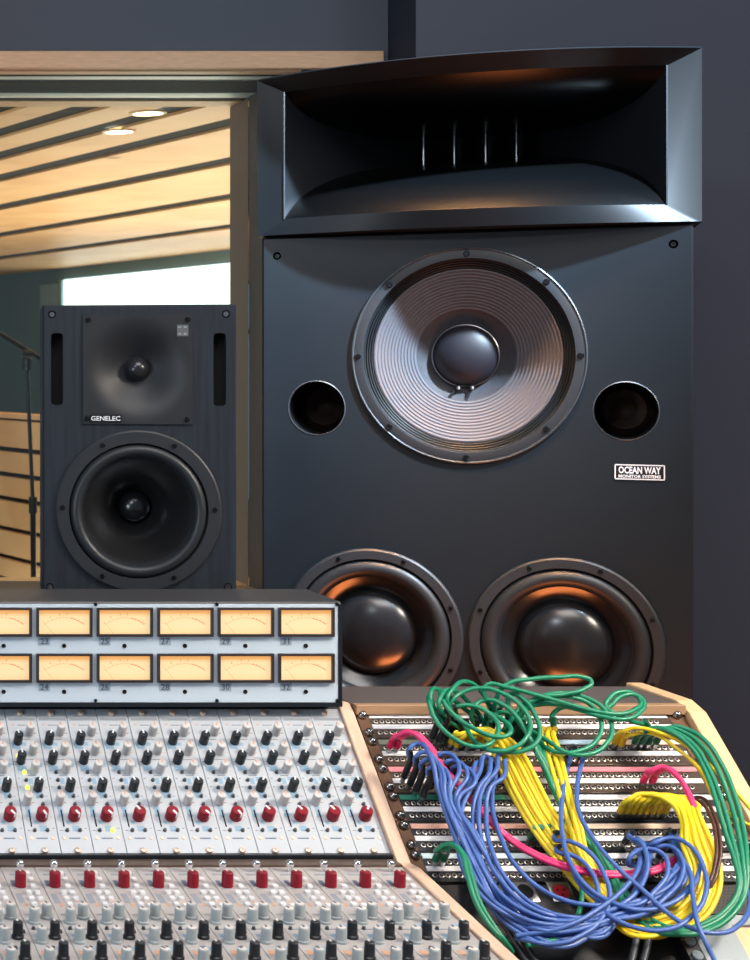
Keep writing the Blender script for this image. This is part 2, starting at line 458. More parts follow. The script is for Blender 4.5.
# horn-loaded mid driver
def driver_top(c, R):
    root = empty('cone_driver', (c[0], 0, c[1]), parent=big)
    b = bmesh.new(); lathe(b, [(R, 0), (R*.998, -.006), (R*.988, -.007), (R*.978, -.004)], seg=96); obj('rim', b, M['ringline'], root, smooth=50)
    b = bmesh.new(); lathe(b, [(R*.978, -.004), (R*.965, -.005), (R*.90, -.005), (R*.893, .001), (R*.89, .012)], seg=96); obj('frame_ring', b, M['ring'], root, smooth=40)
    pr = []
    for i in range(25):
        t = i/24; pr.append((R*(.89-.085*t), .010+.006*t-.0035*math.sin(t*4*2*PI)))
    b = bmesh.new(); lathe(b, pr, seg=96); obj('surround', b, M['accordion'], root, smooth=60)
    pr = []; N = 13
    for i in range(N*6+1):
        t = i/(N*6); pr.append((R*(.805-.375*t), .014+.052*t-.0024*(.5-.5*math.cos(t*N*2*PI))))
    b = bmesh.new(); lathe(b, pr, seg=112); obj('cone', b, M['cone_grey'], root, smooth=60)
    b = bmesh.new(); lathe(b, [(R*.43, .067), (R*.27, .088), (R*.2, .098)], seg=80); obj('cone_apex', b, M['cone_mid'], root, smooth=60)
    b = bmesh.new(); lathe(b, [(R*.296, .083), (R*.296, .078), (R*.287, .077), (R*.284, .082)], seg=80); obj('cap_ring', b, M['steel'], root, smooth=50)
    pr = [(R*.285*math.cos(a), .080-.034*math.sin(a)) for a in [PI/2*i/14 for i in range(14)]]+[(0, .046)]
    b = bmesh.new(); lathe(b, pr, seg=64); obj('dust_cap', b, M['domepurple'], root, smooth=60)
    for k in range(8):
        a = k*PI/4+.0; b = bmesh.new(); screw_head(b, 0, 0, .006, -.006); obj('screw', b, M['bolt'], root, smooth=40, loc=(R*.94*math.cos(a), 0, R*.94*math.sin(a)))
    for dx, lean in ((-.014, -.022), (.012, -.012)):
        b = bmesh.new(); p = (dx, .074, -R*.29); q = (dx+lean*.8, .070, -R*.40)
        tube_between(b, p, q, .0035, 8); tube_between(b, (p[0], p[1]-.004, p[2]), (p[0], p[1]-.005, p[2]-.006), .004, 8, 1)
        tube_between(b, q, (q[0]-.001, q[1], q[2]-.004), .0038, 8, 1)
        obj('lead_tab', b, [M['hole'], M['steel']], root, smooth=40)
    for ch in root.children:
        if ch.type == 'MESH' and not ch.name.startswith('screw'):
            for v in ch.data.vertices: v.co.x -= .085*max(0, v.co.y)
driver_top(tc, TR)
def woofer(c, R, parent, dome=.43, conein=.67, depth=.075, angs=None, capm='domegloss', bolt=.0045, nm='woofer', fr=.87, capb=1.0):
    root = empty(nm, (c[0], 0, c[1]), parent=parent); s = R/.17
    b = bmesh.new(); lathe(b, [(R, .0), (R*.995, -.005*s), (R*.975, -.0075*s), (R*(fr+.01), -.0075*s), (R*fr, -.004*s), (R*fr, .01*s)], seg=96); obj('frame_ring', b, M['ring'], root, smooth=35)
    b = bmesh.new(); pr = []
    rm = (fr+conein)/2; rw = (fr-conein)/2
    pr.append((R*fr, .008*s))
    for i in range(15):
        a = PI*i/14; pr.append((R*(rm+rw*.92*math.cos(a)), .004*s-.016*s*math.sin(a)))
    pr += [(R*(conein+.0), .012*s)]
    lathe(b, pr, seg=96); obj('surround', b, M['rubber'], root, smooth=60)
    b = bmesh.new(); lathe(b, [(R*(conein+.012), .004*s), (R*conein, .0035*s), (R*(conein-.008), .009*s)], seg=96); obj('cone_lip', b, M['ring'], root, smooth=60)
    b = bmesh.new(); pr = []
    for i in range(12):
        t = i/11; pr.append((R*(conein-(conein-dome*.6)*t), .008*s+depth*s*(t**1.12)))
    lathe(b, pr, seg=96); obj('cone', b, M['cone_gloss'], root, smooth=60)
    tt = (conein-dome)/(conein-dome*.6); yb = .008*s+depth*s*tt**1.12
    pr = [(R*dome*1.02, yb+.001), (R*dome*1.02, yb-.003*s)]+[(R*dome*math.cos(a), yb-.002*s-R*dome*.42*capb*math.sin(a)) for a in [PI/2*i/14 for i in range(14)]]+[(0, yb-.002*s-R*dome*.42*capb)]
    b = bmesh.new(); lathe(b, pr, seg=64); obj('dust_cap', b, M[capm], root, smooth=50)
    for a in angs:
        b = bmesh.new(); screw_head(b, 0, 0, bolt, -.0075*s); obj('screw', b, M['bolt'], root, smooth=40, loc=(R*(fr+1)/2*math.cos(a), 0, R*(fr+1)/2*math.sin(a)))
an = [math.radians(22.5+45*k) for k in range(8)]
woofer(w1, WR, big, angs=an, dome=.49, depth=.044); woofer(w2c, WR, big, angs=an, dome=.49, depth=.044)
for (x, z) in (p1, p2):
    b = bmesh.new(); lathe(b, [(PR, .0), (PR, .16), ], seg=48, c=(x, 0, z)); lathe(b, [(PR*1.03, -.0005), (PR, -.0012), (PR*.985, .004)], seg=48, c=(x, 0, z), mi=1)
    obj('port_tube', b, [M['cabside'], M['ringline']], big, smooth=40)
    b = bmesh.new(); lathe(b, [(PR, .16), (PR*.7, .13), (PR*.4, .15), (0, .125)], seg=32, c=(x, 0, z)); obj('port_lining', b, M['portin'], big, smooth=60)
for x, z in scr:
    b = bmesh.new(); screw_head(b, 0, 0, .006, .006); obj('screw', b, M['bolt'], big, smooth=40, loc=(x, 0, z))
# badge
b0 = B.loc(614.5, 464); b1_ = B.loc(665, 480.5); bxm = (b0[0]+b1_[0])/2; bzm = (b0[1]+b1_[1])/2; bw = abs(b1_[0]-b0[0]); bh = abs(b0[1]-b1_[1])
bd = empty('badge', (bxm, 0, bzm), parent=big)
obj('badge_plate', bx(-bw/2, bw/2, -.002, -.0003, -bh/2, bh/2), M['badge'], bd)
b = bmesh.new(); f = .0022
box(b, -bw/2, bw/2, -.0026, -.002, bh/2-f, bh/2); box(b, -bw/2, bw/2, -.0026, -.002, -bh/2, -bh/2+f); box(b, -bw/2, -bw/2+f, -.0026, -.002, -bh/2, bh/2); box(b, bw/2-f, bw/2, -.0026, -.002, -bh/2, bh/2)
obj('badge_border', b, M['white'], bd)
b = stand_up(text_mesh('OCEAN WAY', bh*.62, 0, bh*.13, width=bw*.84, bold=.0006), -.0026); obj('lettering', b, M['white'], bd)
b = stand_up(text_mesh('MONITOR SYSTEMS', bh*.27, 0, -bh*.28, width=bw*.84, bold=.0003), -.0026); obj('lettering', b, M['white'], bd)

# ---------------------------------------------------------------- horn on top
hl = B.loc(257, 150)[0]; hr = B.loc(702, 150)[0]; hcx = (hl+hr)/2; HW = (hr-hl)/2
il = B.loc(284.5, 150)[0]-hcx; ir = B.loc(667, 150)[0]-hcx; IW = (ir-il)/2; icx = (ir+il)/2
ho = B.o+B.ex*hcx; horn = tag(empty('horn_speaker', (ho.x, ho.y, ztop+.002), (0, 0, RZ)), 'wide black curved horn enclosure with flared mouth resting on top of the tall cabinet', 'speaker')
z_ot, z_ob, z_it, z_ib = .609, .276, .580, .3105
z_ot, z_ob, z_it, z_ib = [CZ+z-(ztop+.002) for z in (z_ot, z_ob, z_it, z_ib)]
NU = 40
def lerp(a, b, t): return a+(b-a)*t
us = [-1+2*i/NU for i in range(NU+1)]
def row(hw, cx, z, bulge, y0=0, rise=0): return [(cx+hw*u, y0-bulge*(1-u*u), z+rise*(1-u*u)) for u in us]
def strip_rows(bm, R1, R2, mi=0):
    a = [bm.verts.new(p) for p in R1]; c = [bm.verts.new(p) for p in R2]
    return [bm.faces.new((a[i], a[i+1], c[i+1], c[i])) for i in range(len(a)-1)]
def add_rows(bm, rows):
    V = [[bm.verts.new(p) for p in r] for r in rows]
    for r1, r2 in zip(V, V[1:]):
        for i in range(len(r1)-1): bm.faces.new((r1[i], r1[i+1], r2[i+1], r2[i]))
    return V
ot = row(HW, 0, z_ot, .135); ob = row(HW, 0, max(z_ob, .002), .07); it_ = row(IW, icx, z_it, .085); ib = row(IW, icx, z_ib, .085)
b = bmesh.new()
rnd = row(HW, 0, z_ot+.004, .130, .008)
V = add_rows(b, [row(HW*.96, 0, z_ot-.02, .0, .42), row(HW, 0, z_ot+.004, .09, .03), rnd, ot, it_])
V2 = add_rows(b, [ib, ob, row(HW, 0, max(z_ob, .002)-.0015, .03, .008), row(HW*.96, 0, 0.0, .0, .42)])
for s in (0, -1):
    poly(b, [ot[s], it_[s], ib[s], ob[s]]); poly(b, [ot[s], ob[s], (ob[s][0]*.96, .42, 0), (ob[s][0]*.96, .42, z_ot-.02)])
poly(b, [(-HW*.96, .42, 0), (HW*.96, .42, 0), (HW*.96, .42, z_ot-.02), (-HW*.96, .42, z_ot-.02)])
bmesh.ops.remove_doubles(b, verts=b.verts[:], dist=2e-4); bmesh.ops.recalc_face_normals(b, faces=b.faces[:])
obj('horn_enclosure', b, M['hornm'], horn, smooth=38)
ZT = .030; DH = .36; zc = (z_it+z_ib)/2+.000; HH = (z_it-z_ib)/2; ht = .030; wt = .095; NS = 26
def hs_(s): return ht+(HH-ht)*(.8*(1-s)**3.1+.2*(1-s)**16)
def ws_(s): return lerp(IW, wt, s)
def sect(s, sign, zz=None):
    out = []
    for u in us:
        yf = -.085*(1-u*u); out.append((icx*(1-s)+ws_(s)*u, yf*(1-s)**1.0+DH*s, zc+ZT*s**.8+sign*hs_(s)))
    return out
for nm, sg in (('upper_flare', 1), ('lower_flare', -1)):
    b = bmesh.new(); add_rows(b, [sect(i/NS, sg) for i in range(NS+1)]); bmesh.ops.recalc_face_normals(b, faces=b.faces[:])
    obj(nm, b, M['flare'], horn, smooth=60)
for sd in (-1, 1):
    b = bmesh.new(); rows = []
    for i in range(NS+1):
        s = i/NS; x = icx*(1-s)+ws_(s)*sd; rows.append([(x, DH*s, zc+ZT*s**.8-hs_(s)), (x, DH*s, zc+ZT*s**.8+hs_(s))])
    add_rows(b, rows); obj('side_flare', b, M['hornm'], horn, smooth=60)
    x = icx+IW*sd
    obj('mouth_edge', bx(x-.0012, x+.0012, -.0025, .002, z_ib, z_it), M['ringline'], horn)
b = bx(-wt*1.2, wt*1.2, DH+.001, DH+.01, zc+ZT-ht*1.1, zc+ZT+ht*1.1); obj('throat', b, M['hole'], horn)
for k, x in enumerate((-.102, -.040, .022, .082)):
    s = .70; y = DH*s; hh = hs_(s)
    obj('vane', bx(x-.0011, x+.0011, y-.005, y+.09, zc+ZT*s**.8-hh*.98, zc+ZT*s**.8+hh*.98), M['steel'], horn)

# ---------------------------------------------------------------- nearfield monitor
G = Frame(*(lambda p: (p.x, p.y, CZ-.3965))(at(140, 365, 2.8)), math.radians(-10))
gx0 = G.loc(42.5, 450)[0]; gx1 = G.loc(236.5, 450)[0]; gz1 = G.loc(140, 304.7)[1]
gen = tag(empty('nearfield_monitor', G.o, (0, 0, G.rz)), 'black wood-grained nearfield monitor with square waveguide behind the meter bridge', 'speaker')
gw = (G.loc(138, 510)[0], G.loc(138, 511)[1]); GR = 1.02*(G.loc(219.3, 510)[0]-G.loc(56, 510)[0])/2
s1 = (G.loc(51, 370)[0], G.loc(63, 370)[0], G.loc(57, 405)[1], G.loc(57, 333)[1]); s2 = (G.loc(213.5, 370)[0], G.loc(226, 370)[0], G.loc(220, 406)[1], G.loc(220, 333)[1])
gpl = (G.loc(83, 370)[0], G.loc(192.5, 370)[0], G.loc(138, 424)[1], G.loc(138, 315)[1])
cb = [G.loc(52, 314.5), G.loc(226, 314), G.loc(50, 587), G.loc(228, 587)]
b = bmesh.new(); bv = .003
board(b, [(gx0+bv, 0, bv), (gx1-bv, 0, bv), (gx1-bv, 0, gz1-bv), (gx0+bv, 0, gz1-bv)],
      [slot_pts(s1[0], s1[1], s1[2], s1[3], .006), slot_pts(s2[0], s2[1], s2[2], s2[3], .006), circle_pts(*gw, GR*.98, 64),
       slot_pts(gpl[0]+.006, gpl[1]-.006, gpl[2]+.006, gpl[3]-.006, .004)]+[circle_pts(x, z, .0065, 16) for x, z in cb], .02)
obj('front_baffle', b, M['ash'], gen)
b = bmesh.new()
o_ = [(gx0+bv, 0, bv), (gx1-bv, 0, bv), (gx1-bv, 0, gz1-bv), (gx0+bv, 0, gz1-bv)]; i_ = [(gx0, bv, 0), (gx1, bv, 0), (gx1, bv, gz1), (gx0, bv, gz1)]
k_ = [(gx0, .29, 0), (gx1, .29, 0), (gx1, .29, gz1), (gx0, .29, gz1)]
for P_, Q_ in ((o_, i_), (i_, k_)):
    for i in range(4): poly(b, [P_[i], P_[(i+1) % 4], Q_[(i+1) % 4], Q_[i]])
poly(b, k_); bmesh.ops.remove_doubles(b, verts=b.verts[:], dist=1e-5); bmesh.ops.recalc_face_normals(b, faces=b.faces[:])
obj('cabinet_shell', b, M['ash'], gen)
obj('port_cavity', bx(s1[0]-.01, s1[1]+.01, .021, .03, s1[2]-.01, s1[3]+.01), M['hole'], gen)
obj('port_cavity', bx(s2[0]-.01, s2[1]+.01, .021, .03, s2[2]-.01, s2[3]+.01), M['hole'], gen)
woofer(gw, GR, gen, dome=.20, conein=.665, depth=.13, angs=[math.radians(a) for a in (2, 62, 118, 178, 242, 298)], bolt=.004, fr=.83, capb=2.0)
# waveguide plate: dished grid
gcx, gcz = G.loc(138, 369); b = bmesh.new(); N = 56; W = gpl[1]-gpl[0]; Hh = gpl[3]-gpl[2]; V = []
for i in range(N+1):
    r_ = []
    for j in range(N+1):
        x = gpl[0]+W*i/N; z = gpl[2]+Hh*j/N; r = math.hypot(x-gcx, z-gcz)
        t = max(0, 1-r/.092); y = -.003+.040*(t*t*(3-2*t))**1.25
        r_.append(b.verts.new((x, y, z)))
    V.append(r_)
for i in range(N):
    for j in range(N): b.faces.new((V[i][j], V[i+1][j], V[i+1][j+1], V[i][j+1]))
rim = [V[i][0] for i in range(N+1)]+[V[N][j] for j in range(1, N+1)]+[V[i][N] for i in range(N-1, -1, -1)]+[V[0][j] for j in range(N-1, 0, -1)]
bk = [b.verts.new((v.co.x, .001, v.co.z)) for v in rim]
for i in range(len(rim)): b.faces.new((rim[i], bk[i], bk[(i+1) % len(rim)], rim[(i+1) % len(rim)]))
bmesh.ops.recalc_face_normals(b, faces=b.faces[:])
wg = obj('waveguide', b, M['guide'], gen, smooth=35)
b = bmesh.new(); pr = [(.021, .030), (.0185, .026)]+[(.0175*math.cos(a), .024-.016*math.sin(a)) for a in [PI/2*i/10 for i in range(10)]]+[(0, .008)]
lathe(b, pr, seg=40, c=(gcx, 0, gcz)); obj('tweeter_dome', b, M['tweet'], wg, smooth=60)
for (px, py) in ((88, 320), (187.5, 319.5), (87, 418.5), (187, 419.5)):
    x, z = G.loc(px, py); b = bmesh.new(); screw_head(b, 0, 0, .0042, -.003); obj('screw', b, M['bolt'], wg, smooth=40, loc=(x, 0, z))
for x, z in cb:
    b = bmesh.new(); screw_head(b, 0, 0, .0055, .003); obj('screw', b, M['steel'], gen, smooth=40, loc=(x, 0, z))
x, z = G.loc(105.5, 418.3); obj('name_plate', bx(x-.0255, x+.0255, -.0045, -.003, z-.0062, z+.0062), M['badge'], wg)
b = stand_up(text_mesh('GENELEC', .0105, x, z, width=.047, bold=.0002), -.0047); obj('lettering', b, M['white'], wg)
x, z = G.loc(182.5, 330.5); obj('switch_mark', bx(x-.009, x+.009, -.004, -.003, z-.0095, z+.0095), M['led'], wg)
b = bmesh.new()
for dx in (-.005, .004):
    for dz in (-.0055, .0055): box(b, x+dx-.0025, x+dx+.0025, -.0044, -.004, z+dz-.0012, z+dz+.0012)
obj('switch_print', b, M['silkgrey'], wg)

# ================================================================ METER BRIDGE
DB = 2.5; XR = 626*DB/F; XL = (-75-PX)*DB/F
zt = CZ-.3485; zb = at(0, 703, DB).z
mbr = tag(empty('meter_bridge', (XL, DB, zb)), 'long pale blue meter bridge with two rows of glowing amber meters', 'meter bridge')
w = XR-XL; h = zt-zb
b = bmesh.new(); prism(b, [(.0, 0), (.0, h-.004), (.003, h), (.145, h), (.145, 0)], 0, w); obj('housing', b, M['bridge'], mbr)
b = bx(.0, w-.0055, -.004, -.0005, .0015, h-.003, bev=.0006); fp = obj('face_plate', b, M['panel'], mbr)
obj('edge_trim', bx(w-.0055, w, -.005, -.0005, .0, h-.003), M['blackplastic'], mbr)
obj('bottom_trim', bx(0, w, -.006, -.0005, -.0045, .0012), M['blackplastic'], mbr)
# one meter
def build_meter():
    mt = empty('level_meter'); W2, H2 = .0408, .0211
    b = bmesh.new(); t = .0032
    box(b, -W2, W2, -.010, -.004, H2-t, H2); box(b, -W2, W2, -.010, -.004, -H2, -H2+t*1.15); box(b, -W2, -W2+t, -.010, -.004, -H2+t*1.15, H2-t); box(b, W2-t*1.2, W2, -.010, -.004, -H2+t*1.15, H2-t)
    obj('bezel', b, M['bezel'], mt)
    dl = obj('dial', bx(-W2+t, W2-t*1.2, -.0052, -.0042, -H2+t*1.15, H2-t), M['dial'], mt)
    b = bmesh.new(); cz = -.040; Ra = .046
    def arc(a0, a1, r, th, mi, n=14):
        for i in range(n):
            A0 = math.radians(a0+(a1-a0)*i/n); A1 = math.radians(a0+(a1-a0)*(i+1)/n)
            poly(b, [(r*math.sin(A0), -.0055, cz+r*math.cos(A0)), (r*math.sin(A1), -.0055, cz+r*math.cos(A1)), ((r+th)*math.sin(A1), -.0055, cz+(r+th)*math.cos(A1)), ((r+th)*math.sin(A0), -.0055, cz+(r+th)*math.cos(A0))], mi)
    arc(-38, 12, Ra, .0004, 0); arc(12, 38, Ra, .0009, 1)
    for a in (-38, -30, -22, -14, -8, -2, 4, 9, 14, 20, 27, 34, 38): arc(a-.3, a+.3, Ra, .0025, 0 if a < 13 else 1, 1)
    arc(-24, -22.6, Ra+.004, .003, 0, 1); arc(-8, -6.6, Ra+.004, .003, 0, 1); arc(4, 5.4, Ra+.004, .003, 0, 1)
    obj('scale', b, [M['s_scale'], M['s_scalered']], mt)
    b = bmesh.new(); a = math.radians(-38); p = (-.031*1.0, -.0057, .001); q = (-.0165, -.0057, -H2+t*1.2)
    poly(b, [p, (p[0]+.0005, p[1], p[2]), (q[0]+.0007, q[1], q[2]), q]); obj('needle', b, M['s_scale'], mt)
    return mt
M['s_scale'] = mat('scale ink', (.45, .25, .10), .6); M['s_scalered'] = mat('red scale ink', (.62, .13, .05), .6)
M['s_scale'].node_tree.nodes['Principled BSDF'].inputs['Emission Color'].default_value = (.62, .36, .16, 1); M['s_scale'].node_tree.nodes['Principled BSDF'].inputs['Emission Strength'].default_value = .5
M['s_scalered'].node_tree.nodes['Principled BSDF'].inputs['Emission Color'].default_value = (.75, .20, .06, 1); M['s_scalered'].node_tree.nodes['Principled BSDF'].inputs['Emission Strength'].default_value = .5
proto = build_meter(); first = True
for k in range(6):
    X = (304.7+285)*DB/F-.0887*k-XL
    for r_, yy in enumerate((621.4, 667.2)):
        zc_ = at(0, yy, DB).z-zb
        mt = proto if first else copy_tree(proto); first = False
        mt.parent = mbr; mt.location = (X, 0, zc_)
        num = 31-2*k+r_
        b = bx(X-.0375, X-.0205, -.0046, -.0038, zc_-.0345, zc_-.0220, bev=.0003); tgp = obj('number_label', b, M['s_tag'] if 's_tag' in M else M.setdefault('s_tag', mat('grey blue label', (.36, .45, .52), .5)), mbr)
        b = stand_up(text_mesh(str(num), .0125, X-.029, zc_-.0283, ext=.0001, bold=.0002), -.0049); obj('lettering', b, M['silkdark'], tgp)
        b = bmesh.new(); lathe(b, [(.0032, -.004), (.0032, -.0052), (.0022, -.0055), (.0018, -.0045), (0, -.0045)], seg=14, c=(X+.0, 0, zc_-.0352)); obj('peak_lamp', b, M['hole'], mbr, smooth=40)
for px, py in ((336, 604), (216, 604), (336, 701-1), (216, 700), (95, 604), (95, 700)):
    p = at(px, py, DB); b = bmesh.new(); screw_head(b, 0, 0, .0026, -.004); obj('screw', b, M['bolt'], mbr, smooth=40, loc=(p.x-XL, 0, p.z-zb))

# ================================================================ MIXING CONSOLE
TH = math.atan(.803); S0 = Vector((0, 2.515, CZ-.512)); XE = .9235; PT = .045; NM = 15
XC0 = XE-PT*NM
ev = Vector((0, -math.cos(TH), -math.sin(TH))); nv = Vector((0, -math.sin(TH), math.cos(TH)))
con = tag(empty('mixing_console', (0, 2.3, 0)), 'large silver mixing console with rows of crimson, black and grey knobs', 'mixing console')
def W2L(p): return (p[0], p[1]-2.3, p[2])
b = bmesh.new()
# body: sloped bed behind the modules and a box below, down to the floor
U0 = S0-nv*.004; U1 = S0+ev*.262-nv*.004; TL = math.atan(.085)
L0 = Vector((0, 2.289, CZ-.6746)); evl = Vector((0, -math.cos(TL), -math.sin(TL))); nvl = Vector((0, -math.sin(TL), math.cos(TL)))
L1 = L0+evl*.42
prof = [(2.66, .62), (2.66, zb-.006), (S0.y-.0+.01, zb-.006), (U0.y, U0.z), (U1.y, U1.z), (L0.y, L0.z-.006), (L1.y, L1.z-.006), (L1.y, L1.z-.13), (2.2, .62)]
prism(b, [(y-2.3, z) for y, z in prof], XC0, XE); obj('console_body', b, M['blackplastic'], con)
for x in (XC0+.05, XE-.09):
    obj('leg', bx(x, x+.05, -.05, .30, 0, .62, bev=.004), M['bridge'], con)
# rear shelf that carries the nearfield monitor
obj('rear_shelf', bx(XC0, XE-.02, .347, .84, CZ-.3965-.028, CZ-.3985, bev=.002), M['bridge'], con)
obj('shelf_support', bx(XC0+.02, XE-.05, .36, .80, .0, CZ-.3965-.028), M['bridge'], con)
# dark step between sections
st0 = at(0, 856, 2.32)
obj('step_trim', bx(XC0, XE, st0.y-2.3-.006, st0.y-2.3+.01, L0.z+.0, st0.z+.003, bev=.001), M['blackplastic'], con)
obj('hinge_strip', bx(XC0, XE, -.016, .01, L0.z-.004, L0.z+.003), M['brownmetal'], con)

def knob_mesh(r, h, body, cap=None, ptr='white', skirt=True, rnd=.18, flute=0):
    b = bmesh.new(); seg = 20
    pr = ([(r*1.18, 0), (r*1.18, h*.16), (r*1.0, h*.2)] if skirt else [(r, 0)])+[(r*.96, h*(1-rnd*.5)), (r*.9, h*.965), (r*.78, h)]
    lathe(b, pr, 'z', seg); 
    lathe(b, [(r*.78, h), (0, h)], 'z', seg, mi=1)
    box(b, -r*.17, r*.17, r*.1, r*.80, h, h+.0005, 2); box(b, -r*.17, r*.12, r*.82, r*1.0, h*.55, h+.0003, 2)
    me = bpy.data.meshes.new('knob'); 
    bmesh.ops.recalc_face_normals(b, faces=b.faces[:]); b.to_mesh(me); b.free()
    for m in (body, cap or body, M[ptr]): me.materials.append(m)
    for p in me.polygons: p.use_smooth = True
    me.set_sharp_from_angle(angle=math.radians(40))
    return me
K = dict(white=knob_mesh(.0063, .019, M['greyknob'], None, 'silkbrown', skirt=False), black=knob_mesh(.0067, .020, M['blackplastic'], None, 'white', skirt=False),
         red=knob_mesh(.0085, .017, M['redknob'], None, 'white', skirt=False), redlow=knob_mesh(.0075, .020, M['redlow'], None, 'greycap', skirt=False),
         greylow=knob_mesh(.0066, .019, M['greylow'], M['greycap'], 'silkdark'), blacklow=knob_mesh(.0064, .021, M['blackplastic'], None, 'white', rnd=.5))
def simple_mesh(fn, m, smooth=40, nm='piece'):
    b = bmesh.new(); fn(b); bmesh.ops.recalc_face_normals(b, faces=b.faces[:]); me = bpy.data.meshes.new(nm); b.to_mesh(me); b.free()
    for q in (m if isinstance(m, list) else [m]): me.materials.append(q)
    for p in me.polygons: p.use_smooth = True
    me.set_sharp_from_angle(angle=math.radians(smooth)); return me
def btn(r, h): return lambda b: lathe(b, [(r*1.35, 0), (r*1.35, .0008), (r, .001), (r, h), (0, h)], 'z', 12)
me_btn = simple_mesh(btn(.0021, .0035), M['button']); me_yel = simple_mesh(btn(.0024, .0035), M['lamp_yellow']); me_org = simple_mesh(btn(.0024, .0035), M['lamp_orange'])
me_scr = simple_mesh(lambda b: lathe(b, [(.0046, 0), (.0046, .002), (.0034, .0038), (.0012, .0042), (.0009, .003), (0, .003)], 'z', 14), M['brass'])
me_scr2 = simple_mesh(lambda b: lathe(b, [(.0026, 0), (.0024, .0012), (.001, .0014), (0, .0008)], 'z', 12), M['brass'])
me_ball = simple_mesh(lambda b: lathe(b, [(.0035, 0), (.0035, .006)]+[(.0056*math.cos(a), .011+.0056*math.sin(a)) for a in [-.9+i*.245 for i in range(10)]]+[(0, .0166)], 'z', 14), M['chrome'])
me_wb = simple_mesh(lambda b: box(b, -.0033, .0033, -.0042, .0042, 0, .0042, bev=.0008), M['whitebutton'])

LU = .2535
def module_upper():
    r = empty('channel_module')
    b = bx(.0004, PT-.0004, -LU, .0045, -.003, 0, bev=.0004); pl = obj('face_plate', b, M['module'], r)
    # silkscreen
    b = bmesh.new(); box(b, .0034, .0427, -.0168, -.0125, 0, .00015, 1)
    for (u, v, ww, hh, mi) in ((.0085, .063, .012, .012, 0), (.011, .1035, .013, .010, 0), (.029, .150, .010, .012, 0), (.0265, .2065, .010, .009, 0), (.0095, .178, .007, .018, 0), (.031, .122, .009, .006, 0),
                           (.0195, .0600, .008, .006, 0), (.036, .098, .010, .007, 0), (.0205, .126, .006, .010, 0), (.0355, .176, .006, .010, 0), (.017, .1965, .005, .006, 0), (.039, .0405, .0035, .0009, 2), (.039, .0755, .0035, .0009, 3), (.0035, .092, .004, .0009, 2), (.0035, .163, .003, .0009, 2), (.018, .163, .004, .0009, 2), (.0405, .206, .003, .0008, 2), (.022, .140, .003, .0009, 3), (.0215, .0745, .003, .0009, 2), (.019, .107, .005, .0009, 2), (.0086, .0244, .0045, .0016, 3), (.022, .0255, .014, .001, 2), (.022, .052, .018, .0008, 2), (.024, .088, .016, .0008, 2), (.0235, .1165, .012, .0009, 2), (.022, .2225, .0155, .0018, 2),
                           (.0405, .0575, .003, .0008, 3), (.0405, .1375, .003, .0008, 3), (.0405, .186, .003, .0008, 3), (.006, .2098, .004, .0008, 2), (.0385, .152, .003, .0008, 2), (.037, .168, .003, .0008, 3), (.004, .121, .003, .0009, 2), (.004, .136, .003, .0009, 2)):
        box(b, u-ww/2, u+ww/2, -v-hh/2, -v+hh/2, 0, .0002, mi)
    obj('printing', b, [M['silk'], M['silkgrey'], M['silkdark'], M['silkbrown']], r)
    for nm, me, u, v in (('knob', K['white'], .0307, .0407), ('knob', K['black'], .0117, .0565), ('knob', K['white'], .0307, .0750), ('knob', K['black'], .0113, .0915), ('knob', K['white'], .0282, .1079),
                     ('knob', K['black'], .0286, .1395), ('knob', K['white'], .0101, .1630), ('gain_knob', K['red'], .0269, .1876)):
        o = link_mesh(nm, me, r, (u, -v, 0), (0, 0, 0)); 
        if me is K['red']: o['label'] = 'crimson gain knob'
    for u, v in ((.0136, .1111), (.0142, .1249), (.0141, .1378), (.032, .1525), (.0317, .1663), (.0138, .2098), (.0315, .2098)): link_mesh('button', me_btn, r, (u, -v, 0))
    obj('slider_slot', bx(.0096, .0114, -.2035, -.1755, 0, .0006), M['hole'], r)
    for u, v in ((.0222, .0035), (.0226, .2432)): link_mesh('screw', me_scr, r, (u, -v, 0))
    for u, v in ((.0078, .2221), (.0372, .2221)): link_mesh('screw', me_scr2, r, (u, -v, 0))
    return r
up = module_upper()
# local y is up-slope, z is outwards: rotate about x
for k in range(NM):
    r = up if k == 0 else copy_tree(up)
    p = S0+Vector((XE-PT*(k+1), 0, 0)); r.parent = con; r.location = W2L(p-nv*.001); r.rotation_euler = (TH, 0, 0)
    for ch in r.children:
        if ch.name.startswith('knob') or ch.name.startswith('gain'):
            ch.rotation_euler = (0, 0, random.uniform(-.6, .6) if ch.name.startswith('knob') else random.choice([.7, .5, -.5, -2.6, -2.6, -2.7, -2.5]))
    bs = [c for c in r.children if c.name.startswith('button')]
    if k == 10:
        bs[0].data = me_yel; bs[2].data = me_yel; bs[0]['label'] = 'lit yellow button'; bs[2]['label'] = 'lit yellow button'
        o = link_mesh('button', me_org, r, (.009, -.0815, 0)); o['label'] = 'lit orange button'
    if k == 8: bs[6].data = me_yel; bs[6]['label'] = 'lit yellow button'
LLn = .40
